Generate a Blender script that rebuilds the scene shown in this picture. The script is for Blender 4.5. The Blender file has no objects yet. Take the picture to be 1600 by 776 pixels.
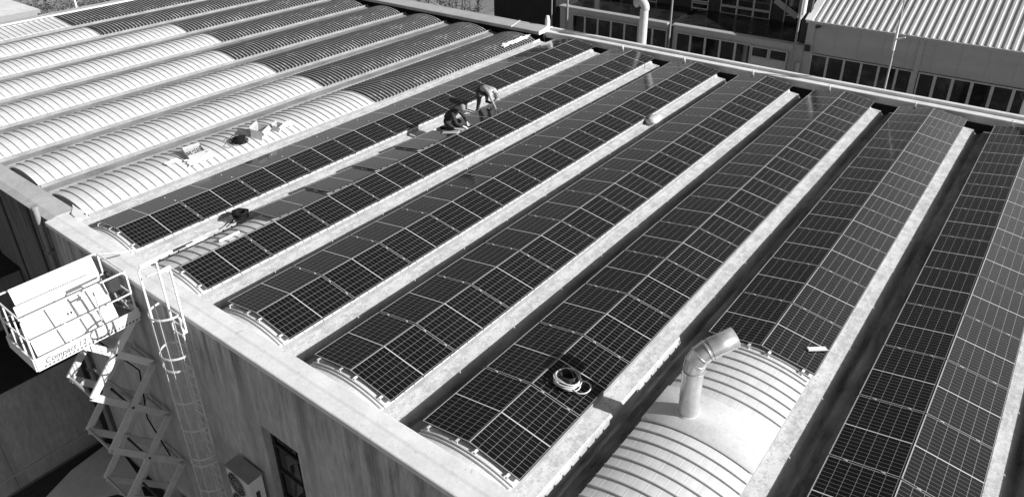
import bpy, bmesh, math, random
from mathutils import Vector, Matrix
random.seed(7)
sc = bpy.context.scene
COL = sc.collection
rad = math.radians

# ------------------------------------------------------------------ camera
cam = bpy.data.cameras.new("camera"); camo = bpy.data.objects.new("camera", cam); COL.objects.link(camo)
Rm = ((0.7911907808520846, -0.2744169987320074, 0.5465459350334482),
      (0.6114831341047305, 0.3699758358035704, -0.6994328113742632),
      (-0.010272536207028296, 0.8875884134712254, 0.4605228368620913))
M = Matrix(Rm).to_4x4(); M.translation = (20.6721, -6.5704, 9.2936)
camo.matrix_world = M
cam.sensor_fit = 'HORIZONTAL'; cam.sensor_width = 36.0
cam.lens = 1158.879 / 1600 * 36
cam.shift_y = -90.57 / 1600
cam.clip_start = 0.1; cam.clip_end = 2000
sc.camera = camo

# ------------------------------------------------------------------ light
CLOUD, HAZE = 12.0, 3.3
SUN_EL, SUN_AZ = 26.7, 14.6          # azimuth from +X towards +Y
w = bpy.data.worlds.new("World"); sc.world = w; w.use_nodes = True
nt = w.node_tree; bg = nt.nodes['Background']
sky = nt.nodes.new('ShaderNodeTexSky'); sky.sky_type = 'NISHITA'; sky.sun_disc = False
sky.sun_elevation = rad(SUN_EL); sky.sun_rotation = rad(90 - SUN_AZ)
bw = nt.nodes.new('ShaderNodeRGBToBW')                     # black and white photograph: neutral sky
nt.links.new(sky.outputs[0], bw.inputs[0]); nt.links.new(bw.outputs[0], bg.inputs[0])
bg.inputs[1].default_value = 0.055
# thin bright cloud and horizon haze, part of the sky itself
wtc = nt.nodes.new('ShaderNodeTexCoord'); wsep = nt.nodes.new('ShaderNodeSeparateXYZ'); nt.links.new(wtc.outputs['Generated'], wsep.inputs[0])
def wm(op, a, b=None, clamp=False):
    n = nt.nodes.new('ShaderNodeMath'); n.operation = op; n.use_clamp = clamp
    for i, v in enumerate((a, b)):
        if v is None: continue
        if isinstance(v, (int, float)): n.inputs[i].default_value = v
        else: nt.links.new(v, n.inputs[i])
    return n.outputs[0]
def wr(f, a, b, c, d):
    n = nt.nodes.new('ShaderNodeMapRange'); n.interpolation_type = 'SMOOTHSTEP'
    nt.links.new(f, n.inputs[0])
    for i, v in zip((1, 2, 3, 4), (a, b, c, d)): n.inputs[i].default_value = v
    return n.outputs[0]
wn_ = nt.nodes.new('ShaderNodeTexNoise'); wn_.inputs['Scale'].default_value = 3.0; wn_.inputs['Detail'].default_value = 5; nt.links.new(wtc.outputs['Generated'], wn_.inputs['Vector'])
ratio = wm('DIVIDE', wsep.outputs[0], wm('MAXIMUM', wsep.outputs[1], .05))
cl = wm('MULTIPLY', wr(ratio, -.16, .16, 0, 1), wr(ratio, .5, 1.3, 1, 0))
cl = wm('MULTIPLY', cl, wm('MULTIPLY', wr(wsep.outputs[2], .05, .22, 0, 1), wr(wsep.outputs[2], .35, .85, 1, .15)))
cl = wm('MULTIPLY', wm('MULTIPLY', cl, wr(wsep.outputs[1], .1, .4, 0, 1)), wr(wn_.outputs['Fac'], .3, .6, .55, 1))
hz = wm('MULTIPLY', wr(wsep.outputs[2], .0, .42, 1, 0), wr(wn_.outputs['Fac'], .35, .65, .6, 1))
tot = wm('ADD', bw.outputs[0], wm('ADD', wm('MULTIPLY', cl, CLOUD), wm('MULTIPLY', hz, HAZE)))
nt.links.new(tot, bg.inputs[0])
sd = bpy.data.lights.new("sun", 'SUN'); sd.energy = 4.8; sd.angle = rad(0.5); sd.color = (1, 1, 1)
so = bpy.data.objects.new("sun", sd); COL.objects.link(so)
e, a = rad(SUN_EL), rad(SUN_AZ)
sdir = Vector((math.cos(e)*math.cos(a), math.cos(e)*math.sin(a), math.sin(e)))
so.rotation_euler = sdir.to_track_quat('Z', 'Y').to_euler(); so.location = sdir*60
sc.view_settings.view_transform = 'Standard'; sc.view_settings.look = 'None'
sc.view_settings.gamma = 1; sc.view_settings.exposure = 0.47; sc.view_settings.use_curve_mapping = False
sc.cycles.max_bounces = 6; sc.cycles.use_denoising = True

# ------------------------------------------------------------------ constants (metres; z=0 is the panel ridge height)
P = 2.9115; L = 1.742; W = 1.082; D = 0.1734; SLOPE = math.atan2(D, W)
GROUND = -8.4
def zsheet(x): return -0.11 - 0.17*x*x

# ------------------------------------------------------------------ materials
class NT:
    def __init__(s, name, rough=.6, spec=.4):
        s.m = bpy.data.materials.new(name); s.m.use_nodes = True; s.t = s.m.node_tree
        s.b = s.t.nodes['Principled BSDF']; s.b.inputs['Roughness'].default_value = rough
        s.b.inputs['Specular IOR Level'].default_value = spec
        s.tc = s.t.nodes.new('ShaderNodeTexCoord')
    def link(s, a, b): s.t.links.new(a, b)
    def math(s, op, a, b=None, c=None, clamp=False):
        n = s.t.nodes.new('ShaderNodeMath'); n.operation = op; n.use_clamp = clamp
        for i, v in enumerate((a, b, c)):
            if v is None: continue
            if isinstance(v, (int, float)): n.inputs[i].default_value = v
            else: s.link(v, n.inputs[i])
        return n.outputs[0]
    def xyz(s, coord='Object'):
        n = s.t.nodes.new('ShaderNodeSeparateXYZ'); s.link(s.tc.outputs[coord], n.inputs[0]); return n.outputs
    def noise(s, scale, stretch=(1, 1, 1), detail=6, rough=.6):
        mp = s.t.nodes.new('ShaderNodeMapping'); mp.inputs['Scale'].default_value = stretch
        s.link(s.tc.outputs['Object'], mp.inputs[0])
        n = s.t.nodes.new('ShaderNodeTexNoise'); n.inputs['Scale'].default_value = scale
        n.inputs['Detail'].default_value = detail; n.inputs['Roughness'].default_value = rough
        s.link(mp.outputs[0], n.inputs['Vector']); return n.outputs['Fac']
    def ramp(s, f, p0, p1, v0=0., v1=1.):
        n = s.t.nodes.new('ShaderNodeMapRange'); n.clamp = True
        s.link(f, n.inputs[0])
        for i, v in zip((1, 2, 3, 4), (p0, p1, v0, v1)): n.inputs[i].default_value = v
        return n.outputs[0]
    def mix(s, f, a, b):
        n = s.t.nodes.new('ShaderNodeMix'); n.data_type = 'FLOAT'
        for i, v in zip((0, 2, 3), (f, a, b)):
            if isinstance(v, (int, float)): n.inputs[i].default_value = v
            else: s.link(v, n.inputs[i])
        return n.outputs[0]
    def color(s, v):
        if isinstance(v, (int, float)): s.b.inputs['Base Color'].default_value = (v, v, v, 1)
        else: s.link(v, s.b.inputs['Base Color'])
    def bump(s, h, strength=.3, dist=.02):
        n = s.t.nodes.new('ShaderNodeBump'); n.inputs['Strength'].default_value = strength; n.inputs['Distance'].default_value = dist
        s.link(h, n.inputs['Height']); s.link(n.outputs[0], s.b.inputs['Normal'])

def plain(name, v, rough=.6, spec=.4, var=.15, scale=6, metal=0., bump=.1):
    k = NT(name, rough, spec); n = k.noise(scale)
    k.color(k.ramp(n, .3, .7, v*(1-var), v*(1+var))); k.b.inputs['Metallic'].default_value = metal
    if bump: k.bump(k.noise(scale*8), bump, .01)
    return k.m

def mottled(name, v0, v1, scale=2.5, stretch=(1, 1, 1), rough=.8, spots=.0, bump=.25):
    k = NT(name, rough, .25)
    a = k.noise(scale, stretch, 8, .65); b = k.noise(scale*9, stretch, 5, .7)
    f = k.ramp(k.math('ADD', k.math('MULTIPLY', a, .65), k.math('MULTIPLY', b, .35)), .38, .62)
    c = k.mix(f, v0, v1)
    if spots:
        sp = k.ramp(k.noise(scale*5, (1, 1, 1), 3, .5), .66, .72)
        c = k.mix(k.math('MULTIPLY', sp, spots), c, v0*.4)
    k.color(c); k.bump(b, bump, .02)
    return k.m

def m_cells():
    k = NT("panel_cells", .09, .5)
    x, y, z = k.xyz()
    px = .1725; py = .0921; gap = .009
    ax = k.math('ABSOLUTE', x)
    dx = k.math('ABSOLUTE', k.math('SUBTRACT', k.math('FRACT', k.math('ADD', k.math('DIVIDE', x, px), .5)), .5))
    dxm = k.math('MULTIPLY', dx, px)
    yy = k.math('SUBTRACT', k.math('ABSOLUTE', y), gap)
    dy = k.math('ABSOLUTE', k.math('SUBTRACT', k.math('FRACT', k.math('ADD', k.math('DIVIDE', yy, py), .5)), .5))
    dym = k.math('MULTIPLY', dy, py)
    lx = k.math('LESS_THAN', dxm, .0026)
    ly = k.math('LESS_THAN', dym, .0022)
    mid = k.math('LESS_THAN', yy, .002)
    edge = k.math('GREATER_THAN', ax, px*3-.001)
    dia = k.math('LESS_THAN', k.math('ADD', dxm, dym), .008)
    bus = k.math('MULTIPLY', k.math('LESS_THAN', k.math('ABSOLUTE', k.math('SUBTRACT', k.math('FRACT', k.math('ADD', k.math('DIVIDE', x, px/9), .5)), .5)), .035), 1.)
    line = k.math('MAXIMUM', k.math('MAXIMUM', lx, k.math('MULTIPLY', ly, .8)), k.math('MAXIMUM', mid, k.math('MAXIMUM', edge, dia)))
    oi = k.t.nodes.new('ShaderNodeObjectInfo')
    cell = k.math('ADD', k.math('MULTIPLY', oi.outputs['Random'], .003), .004)
    dust = k.ramp(k.noise(1.7, (1, 1, 1), 8, .7), .45, .75, 0, .005)
    k.color(k.math('ADD', k.mix(line, cell, k.mix(mid, .30, .58)), dust))
    k.link(k.ramp(k.noise(3, (1, 1, 1), 6), .3, .7, .07, .15), k.b.inputs['Roughness'])
    return k.m

def m_white_sheet():
    k = NT("pale_sheet_metal", .42, .35)
    x, y, z = k.xyz()
    d = k.math('MULTIPLY', k.math('ABSOLUTE', k.math('SUBTRACT', k.math('FRACT', k.math('ADD', k.math('DIVIDE', x, .215), .3)), .5)), .215)
    ln = k.ramp(d, .004, .010, 1., 0.)
    grad = k.ramp(k.math('FRACT', k.math('ADD', k.math('DIVIDE', x, .215), .8)), 0, 1, .94, 1.04)
    n = k.noise(3.2, (1, 1, 1), 7, .7)
    base = k.math('MULTIPLY', k.ramp(n, .3, .7, .58, .74), grad)
    sp = k.ramp(k.noise(30, (1, 3, 1), 2, .5), .70, .76, 0, .35)
    base = k.mix(sp, base, .4)
    k.color(k.mix(k.math('MULTIPLY', ln, .6), base, .80))
    h = k.math('MULTIPLY', ln, 1.)
    k.bump(k.math('ADD', h, k.math('MULTIPLY', k.noise(18, (1, 6, 1), 3), .25)), .5, .006)
    return k.m

def m_dark_sheet():
    k = NT("weathered_corrugated_sheet", .75, .3)
    x, y, z = k.xyz()
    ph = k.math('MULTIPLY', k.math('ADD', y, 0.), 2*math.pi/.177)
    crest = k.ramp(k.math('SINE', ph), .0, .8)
    n = k.noise(1.3, (1, .6, 1), 8, .7)
    n2 = k.noise(14, (1, 1, 1), 5, .7)
    lich = k.ramp(k.math('ADD', k.math('MULTIPLY', n, .6), k.math('MULTIPLY', n2, .4)), .53, .60)
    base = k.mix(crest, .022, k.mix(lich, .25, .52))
    spot = k.ramp(k.noise(5.5, (1, 1, 1), 1, .3), .70, .73)
    xr = k.ramp(x, .1, .5)
    base = k.mix(k.math('MULTIPLY', k.math('MULTIPLY', spot, xr), crest), base, .6)
    k.color(base); k.bump(n2, .3, .01)
    return k.m

def m_gutter(name, v0, v1):
    k = NT(name, .8, .25); x, y, z = k.xyz()
    a = k.noise(5.5, (1, .6, 1), 8, .7); b = k.noise(22, (1, 1, 1), 5, .7)
    c = k.mix(k.ramp(k.math('ADD', k.math('MULTIPLY', a, .6), k.math('MULTIPLY', b, .4)), .42, .56), v0, v1)
    c = k.mix(k.ramp(k.noise(14, (1, 1, 1), 3, .5), .62, .70, 0, .55), c, v0*.5)
    dirt_shade = k.mix(k.ramp(k.noise(1.6, (1.6, .35, 1), 8, .7), .35, .65), .07, .36)  # blotchy dark: bottom dirt plus the valley's shade put into the colour
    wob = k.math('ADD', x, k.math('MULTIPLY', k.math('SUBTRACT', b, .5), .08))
    k.color(k.mix(k.ramp(wob, 1.30, 1.42), c, dirt_shade)); k.bump(b, .3, .02)
    return k.m

def m_wall(name, v, joints=None, jx0=0., jp=2.0, axis=0, seam=.45):
    k = NT(name, .85, .2)
    c = k.xyz(); X = c[axis]; Z = c[2]
    fine = k.noise(9, (1, 1, .25), 8, .75)
    big = k.noise(.8, (1, 1, .5), 5, .6)
    streak = k.noise(3.4, (1, 1, .09), 8, .75)
    topw = k.ramp(Z, -2.6, -.2, .15, 1.)
    sf = k.math('MULTIPLY', k.ramp(streak, .46, .66), topw)
    base = k.mix(k.ramp(fine, .3, .7), v*.72, v*1.2)
    base = k.math('MULTIPLY', base, k.ramp(big, .3, .7, .86, 1.12))
    base = k.mix(k.math('MULTIPLY', sf, .82), base, v*.16)
    if joints:
        fr = k.math('FRACT', k.math('ADD', k.math('DIVIDE', k.math('SUBTRACT', X, jx0), jp), .5))
        d = k.math('MULTIPLY', k.math('ABSOLUTE', k.math('SUBTRACT', fr, .5)), jp)
        wob = k.math('ADD', d, k.math('MULTIPLY', k.math('SUBTRACT', streak, .5), .35))
        st = k.math('MULTIPLY', k.ramp(wob, .02, .20, 1., 0.), k.ramp(Z, -3.2, -.4, .35, .85))
        base = k.mix(k.math('MULTIPLY', st, .75), base, v*.25)
        base = k.mix(k.math('LESS_THAN', d, .006), base, seam)
    k.color(base); k.bump(fine, .35, .01)
    return k.m

MAT = dict(
    rib=plain('shaded_seam', .50, .6, .3, .15, 5), cells=m_cells(), sheet=m_white_sheet(), dsheet=m_dark_sheet(),
    frame=plain("anodised_frame", .52, .35, .5, .05, 5, 0, 0), framek=plain("black_frame", .02, .4, .5, .05, 5, 0, 0),
    framed=plain("frame_side", .10, .4, .5, .05, 5, 0, 0),
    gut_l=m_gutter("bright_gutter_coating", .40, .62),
    gut_k=mottled("grey_gutter_concrete", .15, .28, 2.0, (1, .5, 1), .85, .4),
    parw=mottled("pale_roof_membrane", .62, .80, 1.6, (1, 1, 1), .7, .35, .15),
    parg=mottled("grey_coping_concrete", .36, .50, .9, (1, 1, 1), .8, .3, .12),
    parl=mottled("zinc_coping", .40, .52, .7, (1, 1, 1), .55, .2, .06),
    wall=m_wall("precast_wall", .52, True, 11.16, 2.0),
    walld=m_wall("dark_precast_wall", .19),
    annexw=m_wall("neighbour_render", .36, True, -3.4, 2.6, 1, .09),
    concrete=mottled("concrete", .22, .34, 2, (1, 1, 1), .85, .2),
    black=plain("bitumen_and_shade", .018, .7, .3, .3, 3), dark=plain("dark_paint", .045, .6, .3, .2, 3),
    ground=mottled("yard_concrete", .16, .26, .35, (1, 1, 1), .9, .3),
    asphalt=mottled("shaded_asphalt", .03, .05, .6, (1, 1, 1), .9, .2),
    galv=plain("galvanised_steel", .56, .26, .6, .14, 9, .6, .03),
    ladder=plain('ladder_steel', .6, .45, .5, .12, 9, .0, .05),
    paleconc=mottled('pale_concrete', .5, .65, 1.5), pole=plain('pole_paint', .38, .5, .4, .1, 5),
    white=plain("white_paint", .78, .4, .4, .05, 5, 0, .03), offwhite=plain("off_white_paint", .55, .5, .4, .12, 6),
    grey=plain("grey_paint", .28, .5, .4, .12, 6), midgrey=plain("medium_grey_paint", .42, .5, .4, .1, 6),
    frameg=plain("window_frame_paint", .50, .5, .4, .12, 6),
    cladding=mottled("translucent_cladding", .38, .46, .8, (.6, 1, 2.), .5, .0, .05),
    roofm=mottled("pale_profiled_roof", .46, .60, .8, (1, .4, 1), .5, .2, .05),
    card=plain("cardboard", .42, .8, .2, .12, 6), cardin=plain("cardboard_inside", .24, .85, .2, .1, 6),
    back=plain("white_backsheet", .70, .35, .4, .02, 3, 0, 0),
    rubber=plain("black_rubber", .012, .8, .15, .2, 9), hose=plain("pale_hose", .62, .4, .4, .1, 9),
    skin=plain("skin", .30, .55, .35, .08, 12, 0, .02), cloth_d=plain("dark_workwear", .045, .9, .15, .3, 14, 0, .4),
    cloth_l=plain("pale_shirt", .42, .9, .15, .15, 14, 0, .3), cloth_m=plain("grey_trousers", .075, .9, .15, .25, 14, 0, .4),
    capm=plain("grey_cap", .30, .9, .15, .1, 14), glove=plain("white_glove", .65, .9, .1, .1, 14),
    plastic=plain("plastic_film", .75, .25, .5, .1, 8), bark=plain("bark", .14, .9, .1, .3, 9),
    leaf=plain("foliage", .085, .7, .2, .5, 3), twig=plain("pale_twigs", .30, .8, .2, .25, 4),
    ink=plain("sign_ink", .10, .6, .3, .05, 3, 0, 0), hole=plain("dark_interior", .012, .8, .2, .3, 3, 0, 0),
)
def m_glass():
    k = NT("window_glass", .04, .5); n = k.noise(1.1, (1, 1, 1), 4, .6)
    k.color(k.ramp(n, .5, .68, .008, .06)); return k.m
MAT['glass'] = m_glass()
def m_gloss():
    k = NT("glossy_black_roofing", .16, .5); n = k.noise(.9, (1, 1, 1), 6, .6)
    k.color(k.ramp(n, .4, .7, .010, .028)); k.link(k.ramp(n, .35, .65, .1, .4), k.b.inputs['Roughness']); return k.m
MAT['gloss'] = m_gloss()

# ------------------------------------------------------------------ mesh builder
class MB:
    def __init__(s): s.v = []; s.f = []; s.mi = []; s.sm = []
    def add(s, vs, fs, mi=0, smooth=False):
        o = len(s.v); s.v += [tuple(v) for v in vs]
        for f in fs: s.f.append([i+o for i in f]); s.mi.append(mi); s.sm.append(smooth)
        return s
    def hexa(s, p, mi=0):      # 8 pts: bottom 0-3 ccw, top 4-7
        return s.add(p, [(3, 2, 1, 0), (4, 5, 6, 7), (0, 1, 5, 4), (1, 2, 6, 5), (2, 3, 7, 6), (3, 0, 4, 7)], mi)
    def box(s, x0, x1, y0, y1, z0, z1, mi=0):
        return s.hexa([(x0, y0, z0), (x1, y0, z0), (x1, y1, z0), (x0, y1, z0), (x0, y0, z1), (x1, y0, z1), (x1, y1, z1), (x0, y1, z1)], mi)
    def bar(s, a, b, w, h, up=(0, 0, 1), mi=0):
        a = Vector(a); b = Vector(b); d = (b-a).normalized(); u = Vector(up)
        if abs(d.dot(u)) > .98: u = Vector((1, 0, 0))
        r = d.cross(u).normalized(); u = r.cross(d).normalized(); r *= w/2; u *= h/2
        return s.hexa([a-r-u, a+r-u, b+r-u, b-r-u, a-r+u, a+r+u, b+r+u, b-r+u], mi)
    def tube(s, pts, r, n=8, closed=False, mi=0, caps=True):
        pts = [Vector(p) for p in pts]; m = len(pts); rs = r if isinstance(r, (list, tuple)) else [r]*m
        vs = []; prev = None
        for i, p in enumerate(pts):
            if closed: t = (pts[(i+1) % m]-pts[i-1]).normalized()
            else: t = (pts[min(i+1, m-1)]-pts[max(i-1, 0)]).normalized()
            if prev is None:
                u = Vector((0, 0, 1)) if abs(t.z) < .9 else Vector((1, 0, 0))
                u = (u-t*u.dot(t)).normalized()
            else:
                u = prev-t*prev.dot(t)
                u = u.normalized() if u.length > 1e-6 else Vector((1, 0, 0))
            prev = u; v = t.cross(u)
            for j in range(n):
                q = 2*math.pi*j/n; vs.append(p+(u*math.cos(q)+v*math.sin(q))*rs[i])
        fs = []
        for i in range(m if closed else m-1):
            for j in range(n):
                a0 = i*n+j; b0 = i*n+(j+1) % n; c0 = ((i+1) % m)*n+(j+1) % n; d0 = ((i+1) % m)*n+j
                fs.append((a0, b0, c0, d0))
        s.add(vs, fs, mi, True)
        if caps and not closed:
            s.add([vs[j] for j in range(n)], [tuple(range(n))[::-1]], mi); s.add([vs[(m-1)*n+j] for j in range(n)], [tuple(range(n))], mi)
        return s
    def extrude_y(s, prof, y0, y1, mi=0, close=True, smooth=False):   # prof [(x,z)]
        n = len(prof); vs = [(x, y0, z) for x, z in prof]+[(x, y1, z) for x, z in prof]
        fs = [(i, (i+1) % n, n+(i+1) % n, n+i) for i in range(n if close else n-1)]
        s.add(vs, fs, mi, smooth)
        if close: s.add(vs, [tuple(range(n))[::-1], tuple(range(n, 2*n))], mi)
        return s
    def extrude_x(s, prof, x0, x1, mi=0):   # prof [(y,z)] closed
        n = len(prof); vs = [(x0, y, z) for y, z in prof]+[(x1, y, z) for y, z in prof]
        return s.add(vs, [(i, (i+1) % n, n+(i+1) % n, n+i) for i in range(n)]+[tuple(range(n))[::-1], tuple(range(n, 2*n))], mi)
    def mesh(s, name, mats):
        me = bpy.data.meshes.new(name); me.from_pydata(s.v, [], s.f)
        for m in mats: me.materials.append(MAT[m] if isinstance(m, str) else m)
        me.polygons.foreach_set('material_index', s.mi); me.polygons.foreach_set('use_smooth', s.sm)
        bm = bmesh.new(); bm.from_mesh(me); bmesh.ops.recalc_face_normals(bm, faces=bm.faces); bm.to_mesh(me); bm.free()
        me.update(); return me
    def build(s, name, mats, parent=None, loc=None):
        if isinstance(mats, str): mats = [mats]
        return link(name, s.mesh(name, mats), parent, loc)
def link(name, me, parent=None, loc=None):
    o = bpy.data.objects.new(name, me); COL.objects.link(o)
    if parent is not None: o.parent = parent
    if loc is not None: o.location = loc
    return o
def empty(name, loc=(0, 0, 0)):
    o = bpy.data.objects.new(name, None); o.empty_display_size = .2; COL.objects.link(o); o.location = loc; return o
def tag(o, label=None, cat=None, group=None, kind=None):
    if label: o['label'] = label
    if cat: o['category'] = cat
    if group: o['group'] = group
    if kind: o['kind'] = kind
    return o
def thing(name, label, cat, group=None, loc=(0, 0, 0)): return tag(empty(name, loc), label, cat, group)
def bevel(o, w=.01, seg=2):
    m = o.modifiers.new('bevel', 'BEVEL'); m.width = w; m.segments = seg; m.limit_method = 'ANGLE'; return o
def shift(o, parent):      # world-built child under an empty that is not at the origin
    o.location = -parent.location; return o

# ------------------------------------------------------------------ setting
g = MB(); g.add([(-400, -400, GROUND), (400, -400, GROUND), (400, 400, GROUND), (-400, 400, GROUND)], [(0, 1, 2, 3)])
tag(g.build('ground', 'ground'), kind='structure')
g = MB(); g.box(-.2, 26, -30, -.8, GROUND+.004, GROUND+.02)  # dark sheet over the ground, the building's shade put into its colour
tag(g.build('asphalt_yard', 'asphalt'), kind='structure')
# pale kerbed path by the corner
g = MB(); pts = [(.15, -1.0), (.75, -.9), (2.0, -1.05), (3.2, -1.4), (2.2, -1.75), (1.9, -2.2), (1.8, -3.2), (.9, -3.4), (.35, -2.2)]
n = len(pts); g.add([(x, y, GROUND+.02) for x, y in pts]+[(x, y, GROUND+.14) for x, y in pts], [tuple(range(n, 2*n))]+[(i, (i+1) % n, n+(i+1) % n, n+i) for i in range(n)])
tag(g.build('path', 'paleconc'), kind='structure')

# ------------------------------------------------------------------ the warehouse
WH = thing('warehouse', 'large flat warehouse with a ribbed barrel vault roof carrying rows of solar panels', 'warehouse')
YW = -.86
def wallbox(x0, x1, z0, z1, y0=YW, y1=-.62): return (x0, x1, y0, y1, z0, z1)
m = MB()
for b in ((1.0, 9.59, GROUND, -.18), (9.59, 10.79, -1.94, -.18), (9.59, 10.79, GROUND, -5.1), (10.79, 27, GROUND, -.18)): m.box(*wallbox(*b))
m.build('front_wall', 'wall', WH)
wn = MB(); wn.box(9.60, 10.78, -.66, -.63, -5.09, -1.95); wn.build('window', 'glass', WH)
m = MB()
for z in (-2.55, -3.3, -4.1): m.box(9.61, 10.77, -.70, -.662, z-.025, z+.025)
m.box(9.61, 9.66, -.70, -.662, -5.08, -1.96); m.box(10.72, 10.77, -.70, -.662, -5.08, -1.96)
m.build('window_frame', 'dark', bpy.data.objects['window'])
# side (left) wall, set back a little
m = MB(); m.box(-22, .93, -.70, -.5, GROUND, -.12)
for xj in (-.75, -2.78, -4.8, -6.8, -8.8, -10.8): m.box(xj-.09, xj+.03, -.735, -.702, GROUND, -.14)
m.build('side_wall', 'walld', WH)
m = MB()
for xj in (-.65, -2.68, -4.7, -6.7): m = MB(); m.box(xj-.02, xj+.05, -.715, -.702, GROUND, -.15); m.build('wall_joint', 'black', WH)
m = MB(); m.box(27-.25, 27, -.62, 22.2, GROUND, -.3); m.box(-22, -21.8, -.5, 22.2, GROUND, -.3); m.box(-21.8, 27, 21.6, 21.85, GROUND, -1.0)
m.build('rear_wall', 'concrete', WH)
# near parapet
m = MB()
m.extrude_x([(-.60, -.5), (-.60, -.18), (-.90, -.18), (-.90, -.07), (-.88, -.058), (-.64, -.052), (-.58, -.040), (-.34, -.05), (-.32, -.06), (-.32, -.5)], 1.02, 27)
m.build('front_parapet', 'parw', WH)
m = MB()
m.extrude_x([(-.50, -.5), (-.50, -.14), (-.78, -.14), (-.79, -.09), (-.60, -.03), (-.12, -.045), (-.10, -.07), (-.10, -.5)], -22.1, 1.0)
m.build('side_parapet', 'parg', WH)
m = MB(); random.seed(3)
pp = [(-.15, .13), (.2, .02), (.9, -.3), (1.4, -.34), (1.95, -.12), (2.0, .05), (1.4, .0), (1.2, .18), (.7, .1)]
n = len(pp); m.add([(.75+x*.5, y*.6-.12, -.036) for x, y in pp]+[(.75+x*.5, y*.6-.12, -.026) for x, y in pp], [tuple(range(n, 2*n))]+[(i, (i+1) % n, n+(i+1) % n, n+i) for i in range(n)])
m.build('sealant_patch', 'white', WH)
# downpipe at the step in the wall
m = MB(); m.tube([(.5, -.86, .2), (.5, -.86, -8.2)], .07, 12); m.tube([(.5, -.86, .22), (.5, -.86, .12)], .09, 12)
for z in (-1.2, -3.2, -5.2): m.box(.40, .60, -.95, -.72, z, z+.05)
m.build('downpipe', 'grey', WH)
# far parapet, right and left stretches
m = MB(); m.extrude_x([(21.36, -1.0), (21.36, -.12), (21.38, -.10), (21.72, -.10), (21.72, .0), (21.74, .01), (21.89, .01), (21.91, .0), (21.91, -1.0)], .95, 27)
for x in (7.6, 13.9, 20.1): m.box(x, x+.010, 21.355, 21.70, -.3, -.096)
m.build('far_parapet', 'parw', WH)
m = MB(); m.box(.95, 27, 21.33, 21.357, -1.0, -.37); m.build('trough_shade', 'black', WH)  # black sheet added for the shaded void below the parapet face
m = MB(); m.extrude_x([(20.88, -.16), (20.86, -.02), (20.88, 0), (21.42, .11), (21.50, .14), (21.54, .12), (21.54, -1.0), (21.3, -1.0), (21.3, -.16)], -22, .93)
m.build('far_coping', 'parl', WH)
m = MB(); m.extrude_x([(20.84, -.05), (20.84, .01), (21.42, .125), (21.52, .155), (21.56, .1), (21.4, .05)], -.71, -.67); m.build('coping_joint', 'white', WH); m = MB(); m.box(.925, .945, 20.84, 21.92, -.14, .03)
m.build('coping_joint', 'white', WH)
m = MB(); m.box(-21.8, 27, 20.7, 21.38, -1.0, -.85); m.box(-21.8, .93, 21.2, 21.3, -1.0, -.15); m.build('trough_floor', 'black', WH)  # black colour stands in for the shade of the deep gap
m = MB(); m.extrude_y([(-21.2, -.5), (-21.2, -.07), (-21.25, -.05), (-22.05, -.05), (-22.1, -.08), (-22.1, -.5)], -.8, 21.5); m.build('end_parapet', 'parg', WH)
m = MB(); m.extrude_y([(-21.3, -.2), (-21.3, .0), (-21.2, .0), (-21.2, -.2)], -.3, 21.0); m.build('ridge_flashing', 'parw', WH)

# vaults
XS = [-1.0+2.0*i/22 for i in range(23)]
def sheet_mesh(y0, y1, zf, white=True):
    b = MB(); ys = []
    if white:
        y = y0
        while y < y1-.2:
            ys += [(y, 0), (y+.208, 0), (y+.212, .034), (y+.228, .034), (y+.236, .0)]; y += .2535
        ys.append((min(y, y1), 0))
    else:
        ph = y0
        nseg = int((y1-y0)/.177*8)
        for i in range(nseg+1):
            y = y0+i*.177/8; ys.append((y, .027*math.sin(2*math.pi*y/.177)+.008))
    xs = XS if zf else [-1.0+2*i/4 for i in range(5)]
    vs = []
    for y, h in ys:
        for x in xs: vs.append((x, y, zz(x, zf)+h))
    nx = len(xs); fs = []
    for i in range(len(ys)-1):
        for j in range(nx-1): fs.append((i*nx+j, i*nx+j+1, (i+1)*nx+j+1, (i+1)*nx+j))
    if white:
        rib = [f_ for f_ in fs if (f_[0]//nx) % 5 == 1 or (f_[0]//nx) % 5 == 2]; pan = [f_ for f_ in fs if not ((f_[0]//nx) % 5 == 1 or (f_[0]//nx) % 5 == 2)]
        b.add(vs, pan, 0, False); b.add(vs, rib, 1, False)  # near side and top of ribs greyer, their shade put into colour
    else: b.add(vs, fs, 0, True)
    for side in (0, nx-1):
        ev = []
        for i in range(len(ys)):
            v = vs[i*nx+side]; ev += [v, (v[0]*.995, v[1], v[2]-.03)]
        b.add(ev, [(2*i, 2*i+1, 2*i+3, 2*i+2) for i in range(len(ys)-1)])
    fr = [vs[j] for j in range(nx)]; b.add(fr+[(v[0], v[1], v[2]-.035) for v in fr], [(j, j+1, nx+j+1, nx+j) for j in range(nx-1)])
    return b
def zz(x, curved):
    return zsheet(x) if curved else -.28+(.0-x+1.0)*.10
bound = {0: 10.62, -1: 10.6, -2: 10.5, -3: 10.6, -4: 11.85, -5: 11.75, -6: 9.1, -7: 9.1}
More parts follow.
